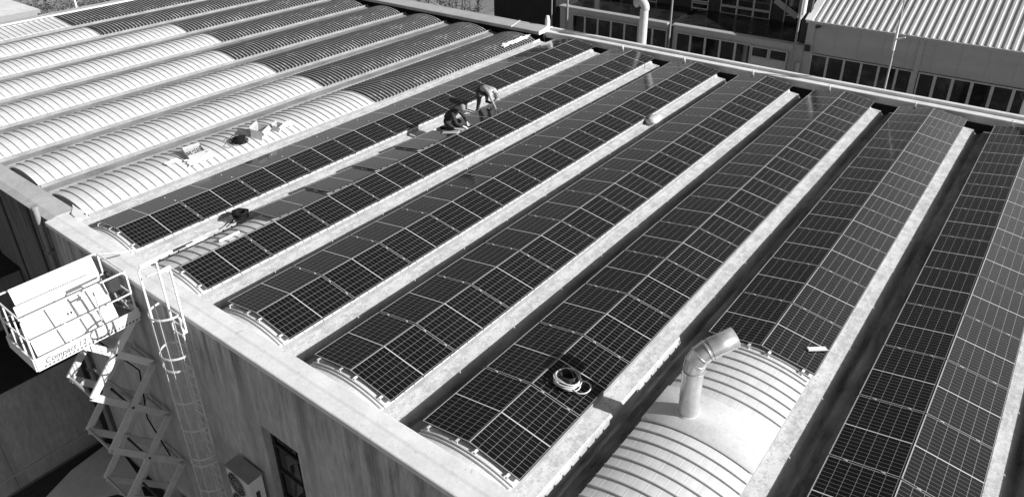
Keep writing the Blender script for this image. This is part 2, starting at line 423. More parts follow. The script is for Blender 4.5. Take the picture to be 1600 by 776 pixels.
for k in range(-7, 9):
    cx = k*P; ya = .10 if k <= 0 else -.31; ye = 20.45 if k <= 0 else 20.75; curved = k > -7
    body = MB()
    prof = [(x*.985, zz(x*.985, curved)-.04) for x in XS]+[(.985, -.9), (-.985, -.9)]
    body.extrude_y(prof, ya+.06 if k <= 0 else ya, ye-.1)
    vb = body.build('barrel_vault' if curved else 'lean_to_roof', 'concrete', WH, (cx, 0, 0))
    yb = bound.get(k, ye)
    if k in (3, 5, 7): pass
    ws = sheet_mesh(ya, yb, curved, True); ws.build('pale_roof_sheet', ['sheet', 'rib'], vb)
    if k <= 0: sheet_mesh(yb-.02, ye, curved, False).build('dark_roof_sheet', 'dsheet', vb)
    if k > 0 or True:
        ef = MB()
        ef.add([(x, ye+.002, zz(x, curved)-.02) for x in XS]+[(x, ye+.05, zz(x, curved)-.06) for x in XS], [(j, j+1, 23+j+1, 23+j) for j in range(22)])
# gutters
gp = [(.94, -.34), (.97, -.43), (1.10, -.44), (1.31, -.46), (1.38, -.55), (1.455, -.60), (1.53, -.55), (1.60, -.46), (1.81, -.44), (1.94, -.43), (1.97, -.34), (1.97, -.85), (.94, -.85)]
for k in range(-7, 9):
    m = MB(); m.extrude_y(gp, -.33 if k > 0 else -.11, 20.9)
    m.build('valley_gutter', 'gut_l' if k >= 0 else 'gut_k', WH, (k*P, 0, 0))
m = MB(); m.box(.15*0+5*P+1.98-.0, 5*P+1.99, 0, .1, -.8, -.7)
# smooth patch sheet on the sixth vault
m = MB(); b = []
ys = [2.42, 2.44, 3.42, 3.45]; hs = [.02, .05, .05, .042]
vs = [(x*1.01, y, zsheet(x)+h) for y, h in zip(ys, hs) for x in XS]
m.add(vs, [(i*23+j, i*23+j+1, (i+1)*23+j+1, (i+1)*23+j) for i in range(3) for j in range(22)], 0, True)
m.build('flashing_sheet', 'parw', WH, (6*P, 0, 0))

# ------------------------------------------------------------------ solar panels
PX, PY, TH = 1.066, 1.708, .035        # width across slope, length, thickness
def panel_meshes():
    f = MB(); hx, hy = PX/2, PY/2; t = .0065
    f.box(-hx, hx, -hy, -hy+t, -.006, 0); f.box(-hx, hx, hy-t, hy, -.006, 0)
    f.box(-hx, -hx+t, -hy+t, hy-t, -.006, 0); f.box(hx-t, hx, -hy+t, hy-t, -.006, 0, 1)
    f.box(-hx, hx, -hy, -hy+t, -TH, -.007, 1); f.box(-hx, hx, hy-t, hy, -TH, -.007, 1)
    f.box(-hx, -hx+t, -hy+t, hy-t, -TH, -.007, 1); f.box(hx-t, hx, -hy+t, hy-t, -TH, -.007, 1)
    c = MB(); c.add([(-hx+t, -hy+t, -.002), (hx-t, -hy+t, -.002), (hx-t, hy-t, -.002), (-hx+t, hy-t, -.002)], [(0, 1, 2, 3)])
    b = MB(); b.add([(-hx+t, -hy+t, -.012), (hx-t, -hy+t, -.012), (hx-t, hy-t, -.012), (-hx+t, hy-t, -.012)], [(3, 2, 1, 0)])
    cl = MB(); cl.box(-.03, .03, -.012, .012, -.01, .006); cl.box(-.012, .012, -.006, .006, -.03, .012)
    rl = MB(); rl.box(-hx+.01, hx-.01, hy-.02, hy+.05, -.062, -.040, 0)  # black strip added to keep the gap between panels dark
    global RL_ME; RL_ME = rl.mesh('gap_strip', ['framek'])
    return f.mesh('frame', ['frame', 'framek']), c.mesh('cells', ['cells']), b.mesh('backsheet', ['back']), cl.mesh('clamp', ['frame'])
F_ME, C_ME, B_ME, CL_ME = panel_meshes()
def bracket_mesh():
    b = MB(); b.box(-.024, .024, -.115, -.108, -.135, -.016); b.box(-.024, .024, -.108, .02, -.022, -.016)
    b.box(-.030, .030, -.185, -.115, -.135, -.128); b.bar((0, -.165, -.125), (0, -.118, -.06), .012, .012); b.box(-.012, .012, -.13, -.116, -.10, -.08)
    return b.mesh('bracket', ['white'])
BR_ME = bracket_mesh()
ORD = ['first', 'second', 'third', 'fourth', 'fifth', 'sixth', 'seventh', 'eighth', 'ninth', 'tenth', 'eleventh', 'twelfth']
random.seed(11)
def panel(k, side, yc, label, dz=0, tilt=0., dx=0., near=False, yaw=0.):
    """side -1 left slope, +1 right slope"""
    cx = k*P+side*(.008+PX/2*math.cos(SLOPE))+dx
    cz = -PX/2*math.sin(SLOPE)-.001+dz
    t = thing('solar_panel', label, 'solar panel', 'solar panels laid in rows on the vaults', (cx, yc, cz))
    t.rotation_euler = (rad(tilt)+rad(random.uniform(-.12, .12)), side*SLOPE+rad(random.uniform(-.12, .12)), rad(yaw))
    link('frame', F_ME, t); link('cells', C_ME, t)
    if tilt or near: link('backsheet', B_ME, t)
    if not tilt:
        link('gap_strip', RL_ME, t)
        for q in (-.27, .29): link('clamp', CL_ME, t, (q, PY/2+.010, 0))
    if near:
        for q in (-.34, .33): link('bracket', BR_ME, t, (q, -PY/2+.03, 0))
    return t
rowname = {1: 'first', 2: 'second', 3: 'third', 4: 'fourth', 5: 'fifth', 6: 'sixth', 7: 'seventh', 8: 'eighth'}
for k in range(1, 9):
    for side in (-1, 1):
        if k == 8 and side == 1: continue
        sn = 'left' if side < 0 else 'right'
        if k == 2 and side == -1: continue
        n0 = 3 if k == 6 else 0
        for n in range(n0, 12):
            lab = f'solar panel on the {sn} slope of the {rowname[k]} row, {ORD[n-n0]} from near end'
            panel(k, side, n*L+L/2+(.04 if k == 6 else 0), lab, near=(n == n0))
for i in range(4):
    lab = f'loose tilted solar panel on the left slope of second row, {ORD[i]} from near end'
    panel(2, -1, 2.68+i*L+L/2, lab, dz=.035, tilt=-1.9, dx=-.02-.015*(i % 2), yaw=(-.4, .3, -.2, .4)[i])
for n in range(6, 12):
    lab = f'solar panel on left slope of second row beyond the workers, {ORD[n-6]} one'
    panel(2, -1, n*L+L/2, lab)

# curved end rails under the first panels (one per row), part of nothing else
for k in (1, 2, 3, 4, 5, 6):
    y = -.165 if k != 6 else 5.10
    m = MB(); xs = [-.98+1.96*i/20 for i in range(21)]
    if k == 2: xs = [-.2+1.18*i/12 for i in range(13)]
    m.tube([(x, 0, zsheet(x)+.016) for x in xs], .013, 8)
    tag(m.build('curved_rail', 'galv', None, (k*P, y, 0)), f'thin curved metal rail under the near panel edge of the {rowname[k]} row', 'rail', 'curved rails under the panel ends')
for x, y, lab in ((4.75, 1.05, 'short white mounting rail nearest the black bag in the bare gap'), (5.45, 1.55, 'short white mounting rail beside the ridge in the bare gap'),
                  (4.65, -.30, 'short white mounting rail laid by the ladder head, left of the pair'), (5.55, -.35, 'short white mounting rail laid by the ladder head, right of the pair')):
    m = MB(); m.box(-.03, .03, -.28, .28, 0, .03); m.box(-.015, .015, -.28, .28, .03, .05)
    z = max(zsheet(x-2*P), -.3)+.04
    tag(m.build('mounting_rail', 'white', None, (x, y, z)), lab, 'rail', 'loose mounting rails')

# ------------------------------------------------------------------ things on the roof
# vent duct
V = thing('vent_duct', 'large galvanised vent duct with a bent elbow top standing on the bare sixth vault', 'vent duct', None, (17.10, 2.90, -.12))
m = MB(); m.tube([(0, 0, 0), (0, 0, 1.02)], .178, 32); m.tube([(0, 0, .94), (0, 0, .97)], .186, 32); m.tube([(0, 0, .38), (0, 0, .392)], .181, 32)
m.build('pipe', 'galv', V)
m = MB(); m.tube([(0, 0, -.02), (0, 0, .035), (0, 0, .06)], [.225, .215, .18], 32, caps=False); m.build('base_collar', 'offwhite', V)
dirh = Vector((.64, .77, 0)).normalized()
def el(an, R=.36): return Vector((0, 0, 1.02))+dirh*(R-R*math.cos(an))+Vector((0, 0, R*math.sin(an)))
gores = [0, 20, 42, 64, 74]
m = MB()
for i in range(len(gores)-1):
    a0, a1 = rad(gores[i]), rad(gores[i+1]); p0, p1 = el(a0), el(a1); d_ = (p1-p0).normalized()*.035
    m.tube([p0-d_, p1+d_], [.181-.0015*i]*2, 32, caps=False)
m.build('elbow', 'galv', V)
for i in (1, 2, 3):
    p_ = el(rad(gores[i])); t_ = (el(rad(gores[i]+1))-el(rad(gores[i]-1))).normalized(); m = MB(); m.tube([p_-t_*.012, p_-t_*.010, p_+t_*.010, p_+t_*.012], [.180, .189, .189, .180], 32, caps=False); m.build('seam_band', 'galv', V)
pe = el(rad(74)); td = (dirh*math.sin(rad(68))+Vector((0, 0, math.cos(rad(68))))).normalized()
m = MB(); m.tube([pe-td*.01, pe+td*.10], .186, 32, caps=False); m.tube([pe+td*.10, pe+td*.46, pe+td*.462, pe+td*.2], [.178, .178, .168, .165], 32, caps=False)
m.build('outlet', 'galv', V)
m = MB()
for z in (1.0, ): m.tube([(.19*math.cos(q*math.pi/16), .19*math.sin(q*math.pi/16), z) for q in range(32)], .006, 6, closed=True)
m.build('seam_ring', 'grey', V)
# hose coil and bag on the fifth row
random.seed(5)
t = thing('tool_bag', 'open black tool bag inside a pale hose coil on the fifth row panels', 'tool bag', None, (15.03, 2.25, -.07))
m = MB()
for i in range(9):
    for ring, r, z in ((0, .16, 0), (1, .19, .12), (2, .17, .26)):
        pass
N = 14
def blobring(z, r): return [(r*math.cos(2*math.pi*i/N)*(1+.12*random.random()), r*.8*math.sin(2*math.pi*i/N)*(1+.15*random.random()), z+.02*random.random()) for i in range(N)]
rings = [blobring(0, .15), blobring(.08, .165), blobring(.15, .155), blobring(.18, .14), blobring(.13, .11), blobring(.05, .10)]
vs = sum(rings, []); m.add(vs, [(i*N+j, i*N+(j+1) % N, (i+1)*N+(j+1) % N, (i+1)*N+j) for i in range(5) for j in range(N)]+[tuple(range(5*N, 6*N))], 0, False)
m.build('bag_body', 'cloth_d', t)
m = MB(); m.tube([(-.12, .02, .16), (-.08, .03, .25), (.05, .02, .26), (.12, 0, .17)], .012, 8); m.build('handle', 'rubber', t)
t2 = thing('hose_coil', 'pale looped hose lying around the black tool bag on dark panels', 'hose', None, (15.05, 2.2, -.05))
m = MB(); pts = []
for i in range(150):
    q = i*.28; r = .23+.02*math.sin(i*.37)+.012*math.cos(i*.9); pts.append((r*1.05*math.cos(q), r*.9*math.sin(q), .02+.0009*i+.012*math.sin(i*.5)))
pts += [(.30+.15*math.cos(q/10*math.pi-2.2), .02+.17*math.sin(q/10*math.pi-2.2), .05) for q in range(0, 19)]
m.tube(pts, .013, 6); m.build('hose_loop', 'hose', t2)
# white offcut on row six
m = MB(); m.bar((0, 0, 0), (.27, .27, -.03), .09, .03)
tag(m.build('foam_offcut', 'white', None, (18.2, 5.82, -.085)), 'short white rectangular offcut lying on the sixth row panels', 'offcut')
# black coil bag in the gap of the second row
t = thing('cable_bag', 'black cable bag in the gutter where the second row has no panels', 'cable bag', None, (4.45, 2.52, -.36))
m = MB(); random.seed(9)
for i in range(16):
    q0 = random.uniform(0, 6.28); R = random.uniform(.10, .19); tx, ty = random.uniform(-.5, .5), random.uniform(-.5, .5)
    m.tube([(R*math.cos(q), R*math.sin(q)*1.15, .08+.03*random.random()+tx*R*math.cos(q)*.6+ty*R*math.sin(q)*.6+i*.008) for q in [j*math.pi/9 for j in range(18)]], .02, 6, closed=True)
m.build('cable_loops', 'rubber', t)
m = MB(); m.tube([(.1, .1, .1), (.15, .35, .16), (.25, .5, .2)], .012, 6); m.build('loose_cable', 'rubber', t); m = MB(); m.tube([(-.1, -.15, .02), (.0, -.35, 0), (.08, -.5, .02)], .016, 6); m.build('loose_cable', 'rubber', t)
# black cable coil on the white vault
t = thing('cable_coil', 'tangled black cable coil with a loose grey loop on the white vault', 'cable', None, (.50, 5.22, -.14))
m = MB()
for i in range(46):
    R = random.uniform(.05, .20); ox, oy = random.uniform(-.06, .06), random.uniform(-.06, .07); tx = random.uniform(-.8, .8)
    m.tube([(ox+R*.9*math.cos(q), oy+R*1.0*math.sin(q), (.05+.0032*i)+tx*R*math.cos(q)*.6) for q in [j*math.pi/8 for j in range(16)]], .013, 5, closed=True)
m.build('coil_loops', 'rubber', t)
m = MB(); m.tube([(-.02+.17*math.cos(q*.35), -.36+.16*math.sin(q*.35), .02+.03*(q % 3 == 0)) for q in range(18)], .010, 6, closed=True); m.build('loose_loop', 'grey', t)
# cardboard boxes
def carton(loc, s, rz, label, flaps=True):
    t = thing('cardboard_box', label, 'box', None, loc); t.rotation_euler = (rad(4), rad(9), rad(rz))
    x, y, z = s; th = .008; m = MB()
    m.box(-x, x, -y, y, 0, th); m.box(-x, -x+th, -y, y, th, z); m.box(x-th, x, -y, y, th, z); m.box(-x+th, x-th, -y, -y+th, th, z); m.box(-x+th, x-th, y-th, y, th, z)
    m.build('box_body', 'card', t)
    if flaps:
        m = MB(); m.bar((x, 0, z), (x+x*.5, 0, z-x*.6), 2*y-.01, .006); m.bar((-x, 0, z), (-x-x*.25, 0, z+x*.35), 2*y-.01, .006)
        m.bar((0, y, z), (0, y+y*.3, z-y*.4), 2*x-.01, .006, (0, 0, 1)); m.build('flap', 'card', t)
    return t
carton((.52, 5.95, -.17), (.19, .25, .33), 28, 'tall open cardboard box between the black cable coil and small box')
carton((.55, 6.62, -.17), (.12, .15, .2), 24, 'small cardboard box leaning beside the tall open cardboard box')
bx = carton((.30, 3.78, -.16), (.19, .26, .24), -12, 'open cardboard box full of fixings among white packing film on vault')
t = thing('fixings', 'dark pile of metal fixings heaped inside the nearest open cardboard box', 'fixings', None, (.32, 3.80, .0))
m = MB(); random.seed(2)
for i in range(50):
    x, y, z = random.uniform(-.13, .13), random.uniform(-.19, .19), random.uniform(.0, .06); q = random.uniform(0, 3)
    m.bar((x, y, z), (x+.06*math.cos(q), y+.06*math.sin(q), z+random.uniform(-.02, .03)), .02, .02)
tag(m.build('fixing_pile', 'midgrey', t), kind='stuff')
def film(name, loc, sx, sy, seed, label, cat='plastic film', h=.05, mat='plastic', rz=0):
    random.seed(seed); m = MB(); nx, ny = 12, 16; vs = []
    for i in range(nx+1):
        for j in range(ny+1):
            u, v = i/nx*2-1, j/ny*2-1; r = 1+.22*random.uniform(-1, 1) if (abs(u) > .8 or abs(v) > .8) else 1
            x, y = u*sx*r, v*sy*r; gx = loc[0]+x; kk = round(gx/P); zs = zsheet(gx-kk*P)
            vs.append((x, y, zs-zsheet(loc[0]-kk*P)+.045+random.random()*h))
    m.add(vs, [(i*(ny+1)+j, i*(ny+1)+j+1, (i+1)*(ny+1)+j+1, (i+1)*(ny+1)+j) for i in range(nx) for j in range(ny)], 0, False)
    o = m.build(name, mat, None, (loc[0], loc[1], zsheet(loc[0]-round(loc[0]/P)*P))); return tag(o, label, cat)
film('plastic_film', (.62, 3.75, 0), .17, .42, 4, 'crumpled white packing film around the nearest open cardboard box')
film('plastic_film', (.55, 7.0, 0), .15, .26, 6, 'crumpled white packing film beyond the small cardboard box')
film('plastic_film', (.28, 3.05, 0), .10, .20, 8, 'smaller crumpled white packing film nearest the near parapet')
film('plastic_sheet', (.72, 19.4, 0), .11, .95, 10, 'long torn white plastic sheet on the dark corrugated vault by far parapet', 'plastic sheet', .08)
# white bundle in the gutter
random.seed(12); m = MB(); N = 14
rings = [[((.12+.10*math.sin(math.pi*(i+.5)/6))*math.cos(2*math.pi*j/N)*(1+.2*random.random()), .30*(i/5-.5)*2*1.0+.03*random.random(), .10+(.09+.03*math.sin(math.pi*(i+.5)/6))*math.sin(2*math.pi*j/N)*(1+.2*random.random())) for j in range(N)] for i in range(6)]
m.add(sum(rings, []), [(i*N+j, i*N+(j+1) % N, (i+1)*N+(j+1) % N, (i+1)*N+j) for i in range(5) for j in range(N)]+[tuple(range(N)), tuple(range(5*N, 6*N))], 0, True)
tag(m.build('sandbag', 'offwhite', None, (9.93, 15.1, -.42)), 'pale stuffed sack lying in the gutter between third and fourth rows', 'sack')
# small stone fleck and stub pipes
m = MB(); m.tube([(0, 0, -.05), (0, 0, .28), (0, 0, .5)], [.12, .12, .07], 16)
tag(m.build('vent_stub', 'white', None, (.80, 21.72, .05)), 'short white vent stub standing on the far parapet joint', 'vent pipe')
t = thing('flue_pipe', 'tall pale flue pipe with hooked top behind the far parapet', 'flue pipe', None, (5.35, 22.6, -3.0))
m = MB(); m.tube([(0, 0, -5.4), (0, 0, 4.35)], .185, 20, caps=False); m.build('pipe', 'offwhite', t)
m = MB(); m.tube([(0, 0, 4.3)]+[(-.26+.30*math.cos(q*math.pi/12), 0, 4.35+.30*math.sin(q*math.pi/12)) for q in range(0, 6)]+[(-.45, 0, 4.50)], .185, 20, caps=False); m.build('bend', 'offwhite', t)
t = thing('flue_pipe', 'pale flue pipe at the right edge behind the far parapet', 'flue pipe', None, (19.95, 22.55, -3.0))
m = MB(); m.tube([(0, 0, -5.4), (0, 0, 3.55)], .14, 18); m.build('pipe', 'offwhite', t)
m = MB(); m.tube([(-.1, 0, 3.3), (-.24, 0, 3.5), (-.1, 0, 3.62)], .06, 10); m.tube([(0, 0, 3.55), (0, 0, 3.9)], [.2, .16], 16); m.build('cowl', 'dark', t)
t = thing('antenna_mast', 'thin pale antenna mast with a crossbar rising behind the far parapet', 'antenna', None, (15.55, 22.45, -2.0))
m = MB(); m.tube([(0, 0, -1), (0, 0, 3.0), (0, 0, 3.02), (-.04, 0, 6.4)], [.034, .034, .024, .02], 8); m.build('mast', 'pole', t)
m = MB(); m.tube([(0, 0, 3.72), (.28, 0, 3.82)], .03, 8); m.tube([(-.02, 0, 3.3), (-.02, 0, 4.2)], .05, 8); m.build('crossbar', 'white', t)
for i, k in enumerate((2, 3, 4, 5, 6, 7)):
    m = MB(); m.box(-.05, .05, -.02, .02, 0, .16); m.box(-.05, .05, -.10, .02, .13, .17); m.box(-.02, .02, -.04, -.02, .02, .2)
    tag(m.build('roof_bracket', 'white', None, (k*P-.62, 21.12, -.16)), f'small white bracket at the far end of the {rowname[k]} panel row', 'bracket', 'brackets along the far parapet')

# ------------------------------------------------------------------ ladder with cage
LD = thing('caged_ladder', 'galvanised caged access ladder fixed to the shaded front wall', 'ladder', None, (7.53, -1.1, GROUND))
def lm(m): return m
z0 = 0.15
for x in (7.33, 7.73):
    m = MB(); m.bar((x-7.53, 0, z0), (x-7.53, 0, 8.5), .05, .025, (0, 1, 0)); m.build('stile', 'ladder', LD)
zr = -8.1
i = 0
while zr < .3:
    m = MB(); m.tube([(-.20, 0, zr-GROUND), (.20, 0, zr-GROUND)], .019, 8); m.build('rung', 'ladder', LD); zr += .275
for z in (.25, -.75, -1.07, -1.95, -2.75, -3.6, -3.8, -4.6, -5.6, -6.5):
    m = MB(); pts = [(-.20, 0, z-GROUND)]+[(-.36*math.cos(q*math.pi/12), -.08-.38*math.sin(q*math.pi/12), z-GROUND) for q in range(0, 13)]+[(.20, 0, z-GROUND)]
    for p0, p1 in zip(pts[:-1], pts[1:]): m.bar(p0, p1, .008, .05)
    m.build('cage_hoop', 'ladder', LD)
for q in (15, 55, 90, 125, 165):
    x, y = -.355*math.cos(rad(q)), -.08-.375*math.sin(rad(q)); m = MB(); m.bar((x, y, 1.9), (x, y, 8.68), .03, .008, (0, 1, 0)); m.build('cage_bar', 'ladder', LD)
for x, ye in ((-.15, .36), (.38, .02)):
    m = MB(); m.tube([(x, 0, 8.2), (x, 0, 9.70), (x, -.02, 9.72)]+([(x, -.33, 9.72), (x, -.37, 9.66), (x, -.37, 8.45)] if x < 0 else [(x, -.1, 9.73)]), .024, 8); m.build('handrail', 'white', LD)
    m = MB(); m.tube([(x, -.33 if x < 0 else -.24, 9.76), (x, ye, 9.77)], .03, 8); m.build('top_rail', 'white', LD)
    m = MB(); m.tube([(x, 0, 9.15), (x, -.37, 9.15)], .022, 8); pass
m = MB(); m.bar((.2, 0, 8.0), (.38, -.05, 8.55), .05, .02); m.bar((.2, 0, 8.5), (.4, -.05, 8.2), .05, .02); m.build('gusset', 'ladder', LD)
for z in (-.9, -2.7, -4.5, -6.3):
    for x in (-.2, .2): m = MB(); m.tube([(x, 0, z-GROUND), (x, .24, z-GROUND)], .014, 6); m.build('wall_bracket', 'ladder', LD)

# ------------------------------------------------------------------ air conditioner
AC = thing('air_conditioner', 'pale two fan air conditioner unit mounted on the stained wall', 'air conditioner', None, (8.88, -1.10, -4.85))
m = MB(); m.box(-.43, .43, -.17, .17, 0, 1.38); bevel(m.build('casing', 'white', AC), .015)
m = MB(); m.box(-.445, .445, -.185, .185, 1.383, 1.40); m.build('top_cover', 'grey', AC)
for z in (1.02, .40):
    m = MB(); m.tube([(-.09+.31*math.cos(q*math.pi/16), -.178, z+.31*math.sin(q*math.pi/16)) for q in range(32)], .012, 6, closed=True)
    for r in (.08, .15, .23): m.tube([(-.08+r*math.cos(q*math.pi/16), -.180, z+r*math.sin(q*math.pi/16)) for q in range(32)], .005, 4, closed=True)
    for q in range(8): m.tube([(-.08, -.18, z), (-.09+.31*math.cos(q*math.pi/4), -.18, z+.31*math.sin(q*math.pi/4))], .005, 4)
    fo = m.build('fan_grille', 'midgrey', AC)
    m = MB(); m.add([(-.08+.30*math.cos(q*math.pi/16), -.1735, z+.30*math.sin(q*math.pi/16)) for q in range(32)], [tuple(range(32))]); m.build('fan_opening', 'hole', fo)
m = MB(); m.box(.432, .455, -.05, .03, .78, 1.02); m.tube([(.45, -.01, .8), (.47, -.02, .5), (.46, .05, .1)], .014, 8); m.build('valve_cover', 'dark', AC)
m = MB(); m.box(-.3, -.25, -.15, .24, -.06, 0); m.box(.25, .3, -.15, .24, -.06, 0); m.build('mounting_arm', 'galv', AC)

# ------------------------------------------------------------------ scissor lift
LX0, LX1, LY0, LY1, DZ = 4.18, 5.50, -3.20, -1.00, -1.0
SL = thing('scissor_lift', 'white scissor lift raised to the roof edge with folded black and white modules aboard', 'scissor lift', None, (4.84, -2.1, GROUND))
def SB(m, name, mat): return shift(m.build(name, mat, SL), SL)
m = MB(); m.box(LX0, LX1, LY0, LY1, DZ+.02, DZ+.06); SB(m, 'deck', 'grey')
m = MB(); m.box(LX1, LX1+.03, LY0, LY1, DZ-.03, DZ+.27); m.box(LX0-.03, LX0, LY0, LY1, DZ-.03, DZ+.27); m.box(LX0, LX1, LY0-.03, LY0, DZ-.03, DZ+.27); m.box(LX0, LX1, LY1, LY1+.03, DZ-.03, DZ+.27)
deckside = SB(m, 'side_panel', 'white')
m = MB()
for i in range(26):
    y = -3.08+i*.082
    m.add([(LX1+.033, y, DZ+.0), (LX1+.033, y+.040, DZ+.0), (LX1+.033, y+.065, DZ+.045), (LX1+.033, y+.025, DZ+.045)], [(0, 1, 2, 3)])
hz = m.build('hazard_stripe', 'ink', deckside)
cu = bpy.data.curves.new('lettering', 'FONT'); cu.body = 'Compact 12'; cu.size = .17; cu.shear = .25; cu.extrude = .001; cu.offset = .003
fo = bpy.data.objects.new('tmp', cu); COL.objects.link(fo); bpy.context.view_layer.update()
me = bpy.data.meshes.new_from_object(fo.evaluated_get(bpy.context.evaluated_depsgraph_get())); bpy.data.objects.remove(fo)
me.name = 'lettering'; me.materials.clear(); me.materials.append(MAT['ink'])
tx = link('lettering', me, deckside); tx.location = (LX1+.0325, -3.04, DZ+.08)
tx.rotation_euler = (rad(90), 0, rad(90))
# guardrails
def rail_loop(x, name):
    m = MB(); m.tube([(x, LY0+.02, DZ+.2), (x, LY0+.02, .18), (x, LY0+.06, .25), (x, LY0+.12, .27), (x, LY1-.12, .27), (x, LY1-.05, .24), (x, LY1-.02, .16), (x, LY1-.02, DZ+.2)], .022, 8)
    m.tube([(x, LY0+.02, -.30), (x, LY1-.02, -.30)], .018, 8)
    for y in (-2.45, -1.75): m.tube([(x, y, DZ+.2), (x, y, .27)], .02, 8)
    SB(m, name, 'white')
rail_loop(LX1-.02, 'guard_rail'); rail_loop(LX0+.02, 'guard_rail')
m = MB(); m.tube([(LX0+.04, LY0+.02, .25), (LX1-.04, LY0+.02, .25)], .02, 8); m.tube([(LX0+.04, LY0+.02, -.3), (LX1-.04, LY0+.02, -.3)], .018, 8)
for x in (4.62, 5.05): m.tube([(x, LY0+.02, DZ+.2), (x, LY0+.02, .25)], .018, 8)
SB(m, 'end_rail', 'white')
m = MB(); m.tube([(LX0+.04, LY1-.02, .25), (4.7, LY1+.35, .29), (LX0+.5, LY1+.6, .22)], .016, 8); m.tube([(LX0+.04, LY1-.02, -.3), (LX1-.04, LY1-.02, -.3)], .018, 8); m.tube([(LX0+.04, LY1-.02, .25), (LX1-.04, LY1-.02, .25)], .02, 8)
SB(m, 'gate', 'white')
m = MB(); m.box(5.0, 5.3, -1.32, -1.12, -.2, .12); m.box(5.05, 5.1, -1.26, -1.2, .12, .2); m.box(5.2, 5.24, -1.26, -1.2, .12, .18); SB(m, 'control_box', 'dark')
# arms
def arms(x, inner):
    nodes = [-.86, -2.40, -4.03, -5.66, -7.25]
    for i in range(4):
        zt, zb = nodes[i], nodes[i+1]
        if not inner:
            m = MB(); m.bar((x, -.98, zt), (x, -2.40, zb), .05, .165, (0, 1, 0)); SB(m, 'scissor_arm', 'offwhite' if i else 'white')  # top arms whiter, lower ones greyer: sun and shade put into colour
            m = MB(); m.bar((x-.07, -2.40, zt), (x-.07, -.98, zb), .05, .165, (0, 1, 0)); SB(m, 'scissor_arm', 'offwhite' if i else 'white')
        else:
            m = MB(); m.bar((x, -.98, zt), (x, -2.40, zb), .05, .165, (0, 1, 0)); SB(m, 'scissor_arm', 'offwhite')
            m = MB(); m.bar((x+.07, -2.40, zt), (x+.07, -.98, zb), .05, .165, (0, 1, 0)); SB(m, 'scissor_arm', 'offwhite')
arms(5.42, False); arms(4.30, True)
for z in (-2.40, -4.03, -5.66):
    for y in (-2.40, -.98):
        m = MB(); m.tube([(4.26, y, z), (5.45, y, z)], .035, 10); SB(m, 'cross_tube', 'midgrey')
for z in (-1.63, -3.21, -4.85, -6.45):
    m = MB(); m.tube([(4.24, -1.69, z), (5.47, -1.69, z)], .028, 10); SB(m, 'pivot_pin', 'dark')
m = MB(); m.tube([(4.75, -1.15, -4.2), (4.75, -1.75, -2.8)], .055, 12); m.tube([(4.75, -1.75, -2.8), (4.75, -2.0, -2.2)], .03, 10); SB(m, 'lift_cylinder', 'midgrey')
m = MB(); m.tube([(5.1, -1.1, -5.5), (5.1, -1.35, -4.0), (5.1, -1.2, -2.6), (5.1, -1.9, -1.2)], .018, 6); SB(m, 'hydraulic_hose', 'rubber')
m = MB(); m.box(4.28, 5.42, -3.1, -.98, GROUND+.3, GROUND+.85); SB(m, 'chassis', 'midgrey')
for x in (4.3, 5.42):
    for y in (-2.8, -1.3):
        m = MB(); m.tube([(x-.09, y, GROUND+.25), (x+.09, y, GROUND+.25)], .23, 20); wh = SB(m, 'wheel', 'rubber')
        m = MB(); m.tube([(x-.095, y, GROUND+.25), (x+.095, y, GROUND+.25)], .12, 16); m.build('wheel_hub', 'midgrey', wh)
# boards (panels seen from the back) leaning in the basket
def board(top, bot, label, y0, y1, n=2):
    t = thing('spare_panel', label, 'solar panel', 'spare panels leaning in the lift', (top[0], y0, bot[1]))
    T = Vector((top[0], 0, top[1])); B = Vector((bot[0], 0, bot[1])); nn = (B-T).normalized().cross(Vector((0, 1, 0))); nn = nn if nn.x > 0 else -nn
    th = nn*.034
    m = MB(); m.hexa([(B.x, y0, B.z), (B.x, y1, B.z), (T.x, y1, T.z), (T.x, y0, T.z), (B.x+th.x, y0, B.z+th.z), (B.x+th.x, y1, B.z+th.z), (T.x+th.x, y1, T.z+th.z), (T.x+th.x, y0, T.z+th.z)])
    shift(m.build('backsheet', 'back', t), t)
    m = MB(); o = th*1.03
    for fy in (.49, .53):
        c = T.lerp(B, .5)+o; y = y0+(y1-y0)*fy; m.box(c.x-.0, c.x+.012, y-.015, y+.015, c.z-.03, c.z+.03)
    shift(m.build('junction_box', 'rubber', t), t)
    off = nn*.036
    for (aT, aB) in ((0, .012), (.988, 1)):
        m = MB()
        p = T.lerp(B, aT)+off*.9; q = T.lerp(B, aB)+off*.9
        m.hexa([(p.x, y0, p.z), (p.x, y1, p.z), (q.x, y1, q.z), (q.x, y0, q.z), (p.x+nn.x*.006, y0, p.z+nn.z*.006), (p.x+nn.x*.006, y1, p.z+nn.z*.006), (q.x+nn.x*.006, y1, q.z+nn.z*.006), (q.x+nn.x*.006, y0, q.z+nn.z*.006)])
        shift(m.build('frame_edge', 'midgrey', t), t)
    m = MB()
    for yy, s_ in ((y0+(y1-y0)*.42, 1), (y0+(y1-y0)*.55, -1)):
        a_ = T.lerp(B, .15)+nn*.05; b_ = T.lerp(B, .75)+nn*.05
        m.tube([(a_.x, yy, a_.z), (b_.x, yy-.12*s_, b_.z)], .004, 5)
    shift(m.build('lead', 'grey', t), t)
board((4.28, .34), (4.72, -.72), 'white backed panel leaning at the back of the lift platform', -2.92, -1.20)
board((4.80, .20), (5.26, -.92), 'white backed panel leaning at the front of the lift platform', -3.06, -1.34)
